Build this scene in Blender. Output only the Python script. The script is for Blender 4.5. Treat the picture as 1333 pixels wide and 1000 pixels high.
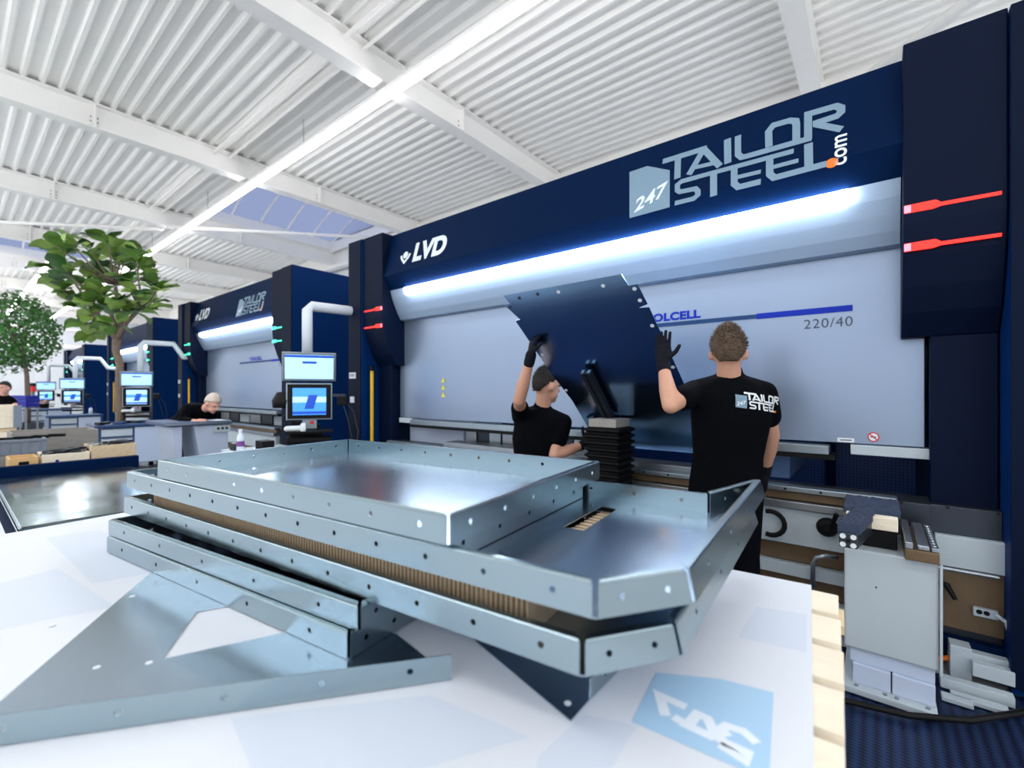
import bpy, bmesh, math, random
from mathutils import Vector, Matrix, noise
random.seed(7)
V = Vector
scene = bpy.context.scene
for o in list(bpy.data.objects): bpy.data.objects.remove(o)

# ------------------------------------------------------------------ camera
F = 592.0; CZ = 1.38; HOR = 508.0
FW = V((-0.625, 0.7806, 0)); RT = V((0.7806, 0.625, 0))
cam_d = bpy.data.cameras.new('camera'); cam = bpy.data.objects.new('camera', cam_d)
scene.collection.objects.link(cam); scene.camera = cam
cam.location = (0, 0, CZ)
cam.rotation_euler = (math.radians(90), 0, math.atan2(0.625, 0.7806))
cam_d.sensor_width = 36; cam_d.lens = 36*F/1333.0
cam_d.shift_y = (HOR-500)/1333.0
cam_d.clip_start = 0.02; cam_d.clip_end = 200
cam_d.dof.use_dof = True; cam_d.dof.focus_distance = 2.0; cam_d.dof.aperture_fstop = 2.0
# ------------------------------------------------------------------ world, light
w = bpy.data.worlds.new('overcast_sky'); scene.world = w; w.use_nodes = True
bg = w.node_tree.nodes['Background']
bg.inputs[0].default_value = (0.93, 0.965, 1.0, 1); bg.inputs[1].default_value = 1.15
scene.view_settings.view_transform = 'Standard'; scene.view_settings.look = 'None'
scene.view_settings.gamma = 1; scene.view_settings.use_curve_mapping = False
scene.view_settings.exposure = 0.5
LAMP_E = 17.0      # ceiling light strips
BAR_E = 24.0       # work lights of the press brakes

# ------------------------------------------------------------------ pixel helpers
def cw(x, z, h=0.0): return RT*x + FW*z + V((0, 0, CZ+h))
def at(px, py, z): return cw((px-666.5)/F*z, z, (HOR-py)/F*z)
def ray(px, py): return RT*((px-666.5)/F) + FW + V((0, 0, (HOR-py)/F))
def onX(px, py, X): r = ray(px, py); return V((0, 0, CZ)) + r*(X/r.x)
def onY(px, py, Y): r = ray(px, py); return V((0, 0, CZ)) + r*(Y/r.y)
def onZ(px, py, Z): r = ray(px, py); return V((0, 0, CZ)) + r*((Z-CZ)/r.z)

# ------------------------------------------------------------------ materials
def lin(c): return tuple(((v/255)/12.92 if v/255 <= .04045 else ((v/255+.055)/1.055)**2.4) for v in c)
MATS = {}
def mat(name, rgb, rough=.5, metal=0, vary=0.0, vscale=6.0, bump=0.0, bscale=40.0, emit=0.0, spec=.5, stretch=None, rvary=0.0, coat=0.0):
    m = bpy.data.materials.new(name); m.use_nodes = True; nt = m.node_tree; N = nt.nodes; L = nt.links
    b = N['Principled BSDF']; c = lin(rgb)+(1,)
    b.inputs['Base Color'].default_value = c; b.inputs['Roughness'].default_value = rough
    b.inputs['Metallic'].default_value = metal; b.inputs['Specular IOR Level'].default_value = spec
    b.inputs['Coat Weight'].default_value = coat
    if emit: b.inputs['Emission Color'].default_value = c; b.inputs['Emission Strength'].default_value = emit
    if vary or bump or rvary:
        tc = N.new('ShaderNodeTexCoord'); mp = N.new('ShaderNodeMapping'); L.new(tc.outputs['Object'], mp.inputs[0])
        if stretch: mp.inputs['Scale'].default_value = stretch
        if vary or rvary:
            n = N.new('ShaderNodeTexNoise'); n.inputs['Scale'].default_value = vscale; n.inputs['Detail'].default_value = 5
            L.new(mp.outputs[0], n.inputs['Vector'])
        if vary:
            mx = N.new('ShaderNodeMix'); mx.data_type = 'RGBA'
            mx.inputs['A'].default_value = tuple(v*(1-vary) for v in c[:3])+(1,)
            mx.inputs['B'].default_value = tuple(min(1, v*(1+vary)) for v in c[:3])+(1,)
            L.new(n.outputs['Fac'], mx.inputs['Factor']); L.new(mx.outputs['Result'], b.inputs['Base Color'])
        if rvary:
            mr = N.new('ShaderNodeMapRange'); mr.inputs['To Min'].default_value = max(.02, rough-rvary); mr.inputs['To Max'].default_value = rough+rvary
            mr.inputs['From Min'].default_value = .3; mr.inputs['From Max'].default_value = .7
            L.new(n.outputs['Fac'], mr.inputs['Value']); L.new(mr.outputs[0], b.inputs['Roughness'])
        if bump:
            n2 = N.new('ShaderNodeTexNoise'); n2.inputs['Scale'].default_value = bscale; L.new(mp.outputs[0], n2.inputs['Vector'])
            bp = N.new('ShaderNodeBump'); bp.inputs['Strength'].default_value = bump; bp.inputs['Distance'].default_value = .01
            L.new(n2.outputs['Fac'], bp.inputs['Height']); L.new(bp.outputs[0], b.inputs['Normal'])
    MATS[name] = m; return m
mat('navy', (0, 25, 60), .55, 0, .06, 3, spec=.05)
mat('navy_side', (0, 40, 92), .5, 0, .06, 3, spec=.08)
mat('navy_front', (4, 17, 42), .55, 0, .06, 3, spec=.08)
mat('ram_grey', (134, 149, 172), .30, .6, .03, 2)
mat('cowl_grey', (150, 170, 194), .4, .1, .03, 2)
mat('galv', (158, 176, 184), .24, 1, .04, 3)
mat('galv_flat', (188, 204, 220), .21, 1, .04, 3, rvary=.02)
mat('held_steel', (146, 184, 222), .17, 1, .04, 4)
mat('sheet_steel', (170, 190, 205), .16, 1, .08, 3, bump=.03, bscale=5, rvary=.05)
mat('white_board', (217, 221, 229), .5, 0, .015, 3)
mat('print_blue', (166, 202, 230), .5)
mat('print_pale', (206, 214, 227), .5)
mat('print_white', (228, 236, 246), .5)
mat('wood', (214, 192, 158), .7, 0, .2, 4, bump=.3, bscale=30, stretch=(1, 8, 8))
mat('wood_pale', (238, 226, 204), .7, 0, .12, 5, bump=.2, bscale=30, stretch=(1, 6, 6))
mat('wood_grey', (150, 146, 142), .8, 0, .25, 5, bump=.3, bscale=30, stretch=(6, 1, 6))
mat('plywood', (216, 178, 124), .6, 0, .15, 6)
mat('cardboard', (184, 164, 138), .9, 0, .15, 30)
mat('ceil_white', (251, 249, 246), .55, 0, .03, 2)
mat('beam_white', (250, 248, 245), .5, 0, .03, 2)
mat('wall_white', (226, 230, 236), .6, 0, .03, 1)
mat('floor_grey', (192, 195, 198), .35, 0, .15, 2, rvary=.1)
mat('black_plastic', (7, 8, 11), .55, spec=.2)
mat('black_matte', (6, 7, 9), .8, spec=.1)
mat('dark_steel', (60, 66, 76), .4, .8, .15, 12)
mat('steel', (150, 156, 164), .35, .9, .1, 12)
mat('alu', (150, 162, 172), .35, .9, .06, 10)
mat('dark_alu', (60, 70, 80), .4, .8, .06, 10)
mat('pale_paint', (180, 192, 200), .45, 0, .04, 5)
mat('light_blue_paint', (186, 199, 222), .45, 0, .03, 5)
mat('bench_blue', (40, 66, 110), .45, 0, .05, 5)
mat('gauge_blue_lit', (84, 116, 164), .45, 0, .05, 3)  # gauge box blue, lightened to stand in for light inside the opening
mat('rust_plate', (112, 92, 70), .5, .5, .35, 12)
mat('felt', (52, 64, 88), .95, 0, .35, 120, bump=1.0, bscale=160)
mat('yellow', (236, 188, 24), .5)
mat('orange', (240, 120, 20), .5)
mat('red', (200, 24, 28), .5)
mat('logo_grey', (116, 144, 164), .5)
mat('logo_white', (222, 232, 240), .5)
mat('logo_blue', (6, 38, 150), .6, spec=.2)
mat('logo_slate', (28, 58, 100), .6, spec=.2)
mat('text_dark', (50, 62, 82), .5)
mat('label_white', (220, 226, 230), .5)
mat('sign_yellow', (222, 212, 70), .5)
mat('pipe_white', (212, 220, 228), .4, 0, .03, 5)
mat('skin', (200, 150, 126), .55, 0, .08, 12, bump=.05, bscale=60)
mat('skin_pale', (226, 170, 150), .55, 0, .08, 12)
mat('lips', (170, 96, 84), .5)
mat('hair_brown', (84, 67, 52), .75, 0, .5, 60, bump=.8, bscale=90)
mat('hair_dark', (30, 23, 18), .75, 0, .4, 60, bump=.8, bscale=90)
mat('hair_white', (214, 200, 190), .7, 0, .15, 60)
mat('shirt', (2, 3, 8), .9, 0, .2, 6, bump=.5, bscale=9, spec=.1)
mat('trousers', (4, 6, 14), .9, 0, .2, 8, bump=.4, bscale=12, spec=.1)
mat('glove', (12, 14, 26), .8, 0, .3, 40, bump=.6, bscale=60, spec=.2)
mat('shoe', (14, 14, 16), .6)
mat('eye_dark', (20, 16, 14), .2)
mat('bark', (116, 100, 88), .9, 0, .4, 20, bump=.8, bscale=30)
mat('leaf_a', (92, 130, 54), .42, 0, .3, 9)
mat('leaf_b', (134, 164, 78), .42, 0, .3, 9)
mat('leaf_c', (54, 94, 44), .4, 0, .3, 9)
mat('leaf_small', (54, 110, 42), .45, 0, .55, 4)
mat('soil', (50, 40, 34), .95)
mat('planter', (60, 64, 72), .5)
mat('blue_crate', (24, 36, 150), .5)
mat('grey_crate', (120, 130, 146), .55, 0, .05, 5)
mat('light_strip', (255, 255, 255), .5, emit=LAMP_E)
mat('bar_light', (236, 244, 255), .5, emit=BAR_E)
mat('led_red', (255, 30, 16), .4, emit=1.1)
mat('led_pink', (255, 130, 150), .4, emit=1.0)
mat('led_green', (60, 240, 180), .4, emit=1.6)
mat('screen_white', (160, 206, 245), .3, emit=.75)
mat('screen_blue', (60, 136, 224), .3, emit=.75)
mat('screen_dark', (16, 66, 170), .3, emit=.6)
mat('screen_teal', (110, 214, 160), .3, emit=.75)
mat('bottle_clear', (214, 226, 236), .15)
mat('purple', (120, 70, 140), .4)
def special():
    # perforated back panel, its blue brightened in place of light inside the machine
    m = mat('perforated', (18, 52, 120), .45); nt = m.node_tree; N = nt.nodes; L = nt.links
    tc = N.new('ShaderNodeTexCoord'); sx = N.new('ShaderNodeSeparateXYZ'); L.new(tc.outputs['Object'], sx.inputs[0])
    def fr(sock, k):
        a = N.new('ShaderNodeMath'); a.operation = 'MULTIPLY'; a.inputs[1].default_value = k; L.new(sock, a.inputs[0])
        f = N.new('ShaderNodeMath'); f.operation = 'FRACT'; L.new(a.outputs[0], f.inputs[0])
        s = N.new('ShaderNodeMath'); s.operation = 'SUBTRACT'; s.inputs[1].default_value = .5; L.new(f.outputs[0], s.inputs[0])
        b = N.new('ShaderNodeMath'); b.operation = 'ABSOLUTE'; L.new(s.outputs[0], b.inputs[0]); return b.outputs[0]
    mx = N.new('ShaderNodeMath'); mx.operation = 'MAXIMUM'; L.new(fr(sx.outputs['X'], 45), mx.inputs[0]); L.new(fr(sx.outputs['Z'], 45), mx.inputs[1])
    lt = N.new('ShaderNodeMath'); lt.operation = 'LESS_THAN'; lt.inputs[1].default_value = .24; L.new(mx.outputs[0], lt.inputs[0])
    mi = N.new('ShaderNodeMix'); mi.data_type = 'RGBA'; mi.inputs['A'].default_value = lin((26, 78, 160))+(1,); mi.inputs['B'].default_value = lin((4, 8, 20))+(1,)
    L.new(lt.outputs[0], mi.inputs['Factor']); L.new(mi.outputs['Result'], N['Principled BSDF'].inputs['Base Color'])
    # checker plate
    m = mat('checker_plate', (58, 74, 104), .42, .6); nt = m.node_tree; N = nt.nodes; L = nt.links
    tc = N.new('ShaderNodeTexCoord'); wv = N.new('ShaderNodeTexChecker'); wv.inputs['Scale'].default_value = 34
    mp = N.new('ShaderNodeMapping'); mp.inputs['Rotation'].default_value = (0, 0, .785); mp.inputs['Scale'].default_value = (1, 2.2, 1)
    L.new(tc.outputs['Object'], mp.inputs[0]); L.new(mp.outputs[0], wv.inputs['Vector'])
    bp = N.new('ShaderNodeBump'); bp.inputs['Strength'].default_value = .9; bp.inputs['Distance'].default_value = .006
    L.new(wv.outputs['Fac'], bp.inputs['Height']); L.new(bp.outputs[0], N['Principled BSDF'].inputs['Normal'])
    mi = N.new('ShaderNodeMix'); mi.data_type = 'RGBA'; mi.inputs['A'].default_value = lin((13, 26, 58))+(1,); mi.inputs['B'].default_value = lin((40, 62, 106))+(1,)
    L.new(wv.outputs['Fac'], mi.inputs['Factor']); L.new(mi.outputs['Result'], N['Principled BSDF'].inputs['Base Color'])
    # translucent roof glazing
    m = bpy.data.materials.new('roof_glazing'); m.use_nodes = True; nt = m.node_tree; N = nt.nodes; L = nt.links
    N.remove(N['Principled BSDF']); t = N.new('ShaderNodeBsdfTranslucent'); t.inputs[0].default_value = (.20, .235, .37, 1)
    L.new(t.outputs[0], N['Material Output'].inputs[0]); MATS['roof_glazing'] = m
special()

# ------------------------------------------------------------------ mesh builder
ROOT = {}
def nm(s): return s
class MB:
    def __init__(s): s.v = []; s.f = []
    def add(s, vs, fs):
        n = len(s.v); s.v += [V(p) for p in vs]; s.f += [[i+n for i in f] for f in fs]; return s
    def quad(s, a, b, c, d): return s.add([a, b, c, d], [[0, 1, 2, 3]])
    def poly(s, pts): return s.add(pts, [list(range(len(pts)))])
    def box(s, x0, x1, y0, y1, z0, z1):
        return s.add([(x0,y0,z0),(x1,y0,z0),(x1,y1,z0),(x0,y1,z0),(x0,y0,z1),(x1,y0,z1),(x1,y1,z1),(x0,y1,z1)],
                     [[3,2,1,0],[4,5,6,7],[0,1,5,4],[1,2,6,5],[2,3,7,6],[3,0,4,7]])
    def obox(s, c, ax, ay, az):    # centre and three half-extent vectors
        c = V(c); P = [c+ax*i+ay*j+az*k for k in (-1,1) for j in (-1,1) for i in (-1,1)]
        return s.add(P, [[2,3,1,0],[4,5,7,6],[0,1,5,4],[1,3,7,5],[3,2,6,7],[2,0,4,6]])
    def prism(s, pts, d):          # polygon pts swept by d
        n = len(pts); d = V(d); P = [V(p) for p in pts]
        return s.add(P+[p+d for p in P], [list(range(n))[::-1], list(range(n, 2*n))]+[[i, (i+1) % n, n+(i+1) % n, n+i] for i in range(n)])
    def tube(s, path, r, n=10, cap=True):
        path = [V(p) for p in path]; rs = r if isinstance(r, (list, tuple)) else [r]*len(path)
        rings = []; ref = None
        for i, p in enumerate(path):
            t = (path[min(i+1, len(path)-1)]-path[max(i-1, 0)]).normalized()
            if ref is None: ref = t.orthogonal().normalized()
            ref = (ref - t*ref.dot(t)).normalized(); b = t.cross(ref)
            rings.append([p+(ref*math.cos(a)+b*math.sin(a))*rs[i] for a in [2*math.pi*k/n for k in range(n)]])
        base = len(s.v); s.v += [q for R in rings for q in R]
        for i in range(len(path)-1):
            for k in range(n):
                s.f.append([base+i*n+k, base+i*n+(k+1) % n, base+(i+1)*n+(k+1) % n, base+(i+1)*n+k])
        if cap:
            s.f.append([base+k for k in range(n)][::-1]); s.f.append([base+(len(path)-1)*n+k for k in range(n)])
        return s
    def lathe(s, o, prof, n=16, ax=V((0,0,1))):
        ax = V(ax).normalized(); u = ax.orthogonal().normalized(); w_ = ax.cross(u); o = V(o); base = len(s.v)
        for (r, h) in prof:
            s.v += [o+ax*h+(u*math.cos(2*math.pi*k/n)+w_*math.sin(2*math.pi*k/n))*max(r, 1e-4) for k in range(n)]
        for i in range(len(prof)-1):
            for k in range(n): s.f.append([base+i*n+k, base+i*n+(k+1) % n, base+(i+1)*n+(k+1) % n, base+(i+1)*n+k])
        s.f.append([base+k for k in range(n)][::-1]); s.f.append([base+(len(prof)-1)*n+k for k in range(n)]); return s
    def ell(s, c, rx, ry, rz, M=None, nu=16, nv=10):
        c = V(c); prof = []; base = len(s.v); M = M or Matrix.Identity(3)
        for i in range(nv+1):
            t = math.pi*i/nv
            for k in range(nu):
                a = 2*math.pi*k/nu; s.v.append(c+M @ V((rx*math.sin(t)*math.cos(a), ry*math.sin(t)*math.sin(a), -rz*math.cos(t))))
        for i in range(nv):
            for k in range(nu): s.f.append([base+i*nu+k, base+i*nu+(k+1) % nu, base+(i+1)*nu+(k+1) % nu, base+(i+1)*nu+k])
        return s
    def cap(s, p0, p1, r0, r1, n=12):
        p0 = V(p0); p1 = V(p1); d = (p1-p0); L = d.length; d = d/L if L > 1e-6 else V((0,0,1))
        pa = []; rs = []
        for a in (90, 60, 30): pa.append(p0-d*r0*math.sin(math.radians(a))); rs.append(max(1e-4, r0*math.cos(math.radians(a))))
        for t in (0, .25, .5, .75, 1): pa.append(p0+d*L*t); rs.append(r0+(r1-r0)*t)
        for a in (30, 60, 90): pa.append(p1+d*r1*math.sin(math.radians(a))); rs.append(max(1e-4, r1*math.cos(math.radians(a))))
        return s.tube(pa, rs, n)
    def loft(s, secs, n=20):       # (centre, half-vector a, half-vector b)
        base = len(s.v)
        for c, a, b in secs:
            for k in range(n):
                t = 2*math.pi*k/n; ca, sa = math.cos(t), math.sin(t)
                e = .82; ca = math.copysign(abs(ca)**e, ca); sa = math.copysign(abs(sa)**e, sa)
                s.v.append(V(c)+V(a)*ca+V(b)*sa)
        for i in range(len(secs)-1):
            for k in range(n): s.f.append([base+i*n+k, base+i*n+(k+1) % n, base+(i+1)*n+(k+1) % n, base+(i+1)*n+k])
        s.f.append([base+k for k in range(n)][::-1]); s.f.append([base+(len(secs)-1)*n+k for k in range(n)]); return s
    def build(s, name, m, parent=None, smooth=False, bevel=0, solid=0, recalc=True):
        o0 = ROOT.get(parent.name, V((0,0,0))) if parent else None
        if o0 is None:             # own origin at the bottom centre
            lo = [min(p[i] for p in s.v) for i in range(3)]; hi = [max(p[i] for p in s.v) for i in range(3)]
            o0 = V(((lo[0]+hi[0])/2, (lo[1]+hi[1])/2, lo[2]))
        me = bpy.data.meshes.new(name); me.from_pydata([p-o0 for p in s.v], [], s.f)
        if recalc:
            b = bmesh.new(); b.from_mesh(me); bmesh.ops.recalc_face_normals(b, faces=b.faces); b.to_mesh(me); b.free()
        o = bpy.data.objects.new(name, me); scene.collection.objects.link(o)
        if m: me.materials.append(MATS[m])
        if smooth:
            for p in me.polygons: p.use_smooth = True
        if solid: md = o.modifiers.new('thickness', 'SOLIDIFY'); md.thickness = solid; md.offset = 0
        if bevel:
            md = o.modifiers.new('edge', 'BEVEL'); md.width = bevel; md.segments = 2; md.limit_method = 'ANGLE'; md.harden_normals = False
        if parent: o.parent = parent; ROOT[o.name] = o0
        else: o.location = o0; ROOT[o.name] = o0
        return o
def tag(o, label=None, cat=None, group=None, kind=None):
    if label: o['label'] = label
    if cat: o['category'] = cat
    if group: o['group'] = group
    if kind: o['kind'] = kind
    return o
def thing(name, loc, label, cat, group=None):
    o = bpy.data.objects.new(name, None); scene.collection.objects.link(o); o.location = loc; o.empty_display_size = .1
    ROOT[o.name] = V(loc); return tag(o, label, cat, group)
def copy_tree(o, parent=None):
    c = o.copy(); scene.collection.objects.link(c)
    if parent: c.parent = parent
    for ch in list(o.children): copy_tree(ch, c)
    return c
def B(name, m, parent, x0, x1, y0, y1, z0, z1, bevel=.003): return MB().box(x0, x1, y0, y1, z0, z1).build(name, m, parent, bevel=bevel)
def stroke(pts, w_):               # 2D polyline -> quads with mitred joints
    P = [V((p[0], p[1])) for p in pts]; out = []
    for i, p in enumerate(P):
        d0 = (P[i]-P[i-1]).normalized() if i else (P[1]-P[0]).normalized()
        d1 = (P[i+1]-P[i]).normalized() if i < len(P)-1 else d0
        n0 = V((-d0.y, d0.x)); n1 = V((-d1.y, d1.x)); m_ = (n0+n1)
        m_ = m_.normalized() if m_.length > 1e-6 else n0
        k = w_/2/max(.45, m_.dot(n0)); out.append((p+m_*k, p-m_*k))
    vs = []; fs = []
    for a, b in out: vs += [a, b]
    for i in range(len(out)-1): fs.append([2*i, 2*i+1, 2*i+3, 2*i+2])
    return vs, fs
def text2d(body, size, offset=0, shear=0, spacing=1.0):
    cu = bpy.data.curves.new('t', 'FONT'); cu.body = body; cu.size = size; cu.offset = offset; cu.shear = shear; cu.space_character = spacing
    ob = bpy.data.objects.new('t', cu); scene.collection.objects.link(ob)
    dg = bpy.context.evaluated_depsgraph_get(); me = bpy.data.meshes.new_from_object(ob.evaluated_get(dg))
    vs = [(v.co.x, v.co.y) for v in me.vertices]; fs = [list(p.vertices) for p in me.polygons]
    bpy.data.objects.remove(ob); bpy.data.curves.remove(cu); bpy.data.meshes.remove(me)
    return vs, fs
def plane_map(mb, vsfs, O, ux, uy): vs, fs = vsfs; return mb.add([V(O)+V(ux)*p[0]+V(uy)*p[1] for p in vs], fs)

# ================================================================== SETTING
MB().box(-46, 8, -9, 10.4, -.1, 0).build('floor', 'floor_grey'); tag(bpy.data.objects['floor'], 'smooth grey industrial hall floor', 'floor', kind='structure')
fp = MB().box(-4.9, 2.2, 1.75, 3.0, 0, .012).build('floor_plate', 'checker_plate'); tag(fp, 'dark blue checker plate platform in front of the press brake', 'floor', kind='structure')
bw = MB().box(-46, 8, 10.2, 10.4, 0, 7.2).build('wall_back', 'wall_white'); tag(bw, 'white hall wall behind the press brakes', 'wall', kind='structure')
fw_ = MB().box(-46.2, -46, -9, 10.4, 0, 7.2).build('wall_far', 'wall_white'); tag(fw_, 'white panelled end wall of the hall', 'wall', kind='structure')
for i in range(13):
    y = -8.4+i*1.45; B('wall_panel', 'wall_white', fw_, -46, -45.96, y-.7, y+.7, .1, 4.3, .01)
B('wall_band', 'beam_white', fw_, -46, -45.8, -8.9, 10.1, 4.4, 4.7, .01)
RIB_Z = 6.85; BEAMS = [4.6, -.85, -6.35, -11.72, -16.9, -22.2, -27.5, -32.8, -38.1, -43.4]
ceil = MB().box(-46, 8, -9, 10.4, 7.10, 7.16).build('ceiling', 'ceil_white'); tag(ceil, 'white corrugated steel roof deck', 'ceiling', kind='structure')
# openings: list (bay index, y0, y1)
SKY = {3: (5.0, 9.5), 5: (1.0, 4.0)}
ceil.data.clear_geometry()
me = ceil.data
PITCH = .24
def deck(x0, x1, y0, y1):
    mb = MB(); y = y0; prof = []
    while y < y1-.01:
        prof += [(y, RIB_Z), (y+.045, RIB_Z), (y+.08, RIB_Z+.065), (y+.205, RIB_Z+.065)]; y += PITCH
    prof.append((y, RIB_Z))
    for a, b in zip(prof[:-1], prof[1:]): mb.quad((x0, a[0], a[1]), (x1, a[0], a[1]), (x1, b[0], b[1]), (x0, b[0], b[1]))
    return mb.build('deck_sheet', 'ceil_white', ceil, recalc=False)
b_ = bmesh.new(); o0 = ROOT['ceiling']
edges = [8]+BEAMS+[-46]
def roof_quad(x0, x1, y0, y1):
    vs = [b_.verts.new(V(p)-o0) for p in ((x0,y0,7.16),(x1,y0,7.16),(x1,y1,7.16),(x0,y1,7.16))]; b_.faces.new(vs)
for i in range(len(edges)-1):
    xa, xb = edges[i+1], edges[i]
    sk = SKY.get(i-1)
    if sk:
        deck(xa, xb, -9, sk[0]); deck(xa, xb, sk[1], 10.3); roof_quad(xa, xb, -9, sk[0]); roof_quad(xa, xb, sk[1], 10.4)
        cx0, cx1 = xa+.35, xb-.2
        cb = MB().box(xa, cx0, sk[0], sk[1], RIB_Z, 7.17).box(cx1, xb, sk[0], sk[1], RIB_Z, 7.17).box(xa, xb, sk[0]-.06, sk[0], RIB_Z-.05, 7.2).box(xa, xb, sk[1], sk[1]+.06, RIB_Z-.05, 7.2)
        cb.build('skylight_curb', 'beam_white', ceil)
        n = 12; g = MB()
        def arc(t, dz=0): return (cx0+(cx1-cx0)*t, 7.17+.75*math.sin(math.pi*t)+dz)
        for k in range(n):
            a, b2 = arc(k/n), arc((k+1)/n)
            g.quad((a[0], sk[0], a[1]), (b2[0], sk[0], b2[1]), (b2[0], sk[1], b2[1]), (a[0], sk[1], a[1]))
        g.build('skylight_glazing', 'roof_glazing', ceil, smooth=True)
        for ye in (sk[0], sk[1]): MB().poly([(arc(k/n)[0], ye, arc(k/n)[1]) for k in range(n+1)]).build('skylight_gable', 'roof_glazing', ceil)
        m_ = int((sk[1]-sk[0])/.85)
        for j in range(m_+1):
            y = sk[0]+(sk[1]-sk[0])*j/m_
            MB().tube([(arc(k/n, -.03)[0], y, arc(k/n, -.03)[1]) for k in range(n+1)], .035, 6).build('glazing_bar', 'beam_white', ceil)
    else:
        deck(xa, xb, -9, 10.3); roof_quad(xa, xb, -9, 10.4)
b_.to_mesh(me); b_.free()
for i, x in enumerate(BEAMS):
    mb = MB(); zb, zt = 6.37, RIB_Z
    mb.box(x-.14, x+.14, -8.9, 10.2, zb, zb+.022); mb.box(x-.14, x+.14, -8.9, 10.2, zt-.022, zt); mb.box(x-.008, x+.008, -8.9, 10.2, zb+.02, zt-.02)
    o = mb.build('roof_beam', 'beam_white'); tag(o, 'white steel roof beam across the hall', 'beam', 'roof beams', 'structure')
    for y in (1.8, 6.3):
        B('splice_plate', 'beam_white', o, x-.12, x+.12, y-.012, y+.012, zb+.02, zt-.02, 0)
        for k in range(3):
            for s_ in (-.05, .05):
                MB().lathe((x+.008, y+s_, zb+.07+k*.085), [(.014, 0), (.014, .012), (.006, .016)], 6, V((1,0,0))).build('bolt', 'steel', o)
eb = MB().box(-46, 8, 9.7, 9.95, 6.25, RIB_Z-.01); eb.build('trim_1', 'beam_white'); tag(bpy.data.objects['trim_1'], 'white eaves beam along the back wall', 'beam', kind='structure')
# conduits and bracing
def pipe(pts, r, label, name='ceiling_pipe', m='beam_white'):
    o = MB().tube(pts, r, 8).build(name, m, smooth=True); return tag(o, label, 'pipe')
pipe([(7.5, 3.82, 6.76), (-45.5, 3.82, 6.76)], .035, 'thin white conduit running under the roof beside the light strip')
pipe([(7.5, 4.15, 6.78), (-45.5, 4.15, 6.78)], .028, 'second thin white conduit between conduit and light strip')
pipe([(-.65, 9.6, 6.3), (4.4, 4.8, 6.3)], .09, 'diagonal white roof brace beside the beam over the machine', 'roof_brace')
pipe([(-11.9, 9.6, 6.32), (-16.7, 4.2, 6.32)], .05, 'slanting white roof brace under the skylight', 'roof_brace')
pipe([(-17.1, 4.2, 6.32), (-22.0, -1.0, 6.32)], .05, 'slanting white roof brace over the leafy trees', 'roof_brace')
pipe([(-38, 9.8, 5.0), (-38, -2, 5.0)], .06, 'white crosswise pipe before the end wall', 'ceiling_pipe')
# light strips
def strip(y, x0, x1, label):
    t = thing('linear_ceiling_light', ((x0+x1)/2, y, 6.2), label, 'ceiling light')
    MB().box(x0, x1, y-.075, y+.075, 6.25, 6.32).build('housing', 'beam_white', t)
    MB().box(x0, x1, y-.06, y+.06, 6.195, 6.25).build('diffuser', 'light_strip', t)
    x = x1-.5
    while x > x0: MB().tube([(x, y, 6.32), (x, y, RIB_Z+.02)], .006, 5).build('hanger', 'steel', t); x -= 5.35
strip(4.55, -45, 7.5, 'long continuous white light strip over the press brakes')
strip(2.5, -45, -23.5, 'distant white light strip above the small leafed tree')
strip(-1.5, -45, 7, 'unseen white light strip added along the middle of the hall')  # this row and the next are out of view, added to light the hall
strip(-6.5, -45, 7, 'unseen white light strip added along the open side of the hall')

# ================================================================== LOGO (taken off the big machine's header)
def hp(zx, zy):                    # zoom pixel of the header logo -> header coordinates (metres)
    px, py = 800+zx/4.1656, 120+zy/4.1656
    r = ray(px, py); p0 = V((0, 3.14, 3.11)); uy = V((0, -.12, -.48)).normalized(); n = V((1, 0, 0)).cross(uy)
    t = (p0-V((0, 0, CZ))).dot(n)/r.dot(n); q = V((0, 0, CZ))+r*t
    return (q.x, -(q-p0).dot(uy))
LOGO_GREY = [
    ([(262,378),(500,304)], .05), ([(345,352),(341,470)], .052), ([(485,310),(404,450)], .05), ([(480,306),(572,404)], .05), ([(440,410),(545,386)], .036),
    ([(613,256),(615,388)], .052), ([(670,238),(670,340),(690,356),(720,349),(985,274),(1070,250)], .045),
    ([(838,300),(836,215),(862,182),(950,157),(982,160),(986,180),(986,270)], .048),
    ([(1050,262),(1050,122),(1200,79),(1228,88),(1228,112),(1205,133),(1075,176)], .048), ([(1085,176),(1232,205)], .045),
    ([(455,462),(365,486),(342,505),(342,534),(356,543),(440,526),(453,540),(453,560),(430,580),(328,605)], .042), ([(400,476),(972,322)], .04),
    ([(538,440),(538,566)], .052), ([(650,415),(650,500),(672,518),(794,488)], .048), ([(660,466),(794,434)], .034),
    ([(842,370),(842,448),(866,468),(1150,392)], .048), ([(852,412),(998,374)], .034), ([(1052,282),(1054,410)], .052)]
LOGO_SHAPE = [hp(*p) for p in [(82,435),(178,402),(300,425),(300,625),(82,685)]]
LOGO_DOT = hp(1178, 386)
LB = hp(82, 685); LR = hp(1245, 300)
LW = LR[0]-LB[0]
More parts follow.
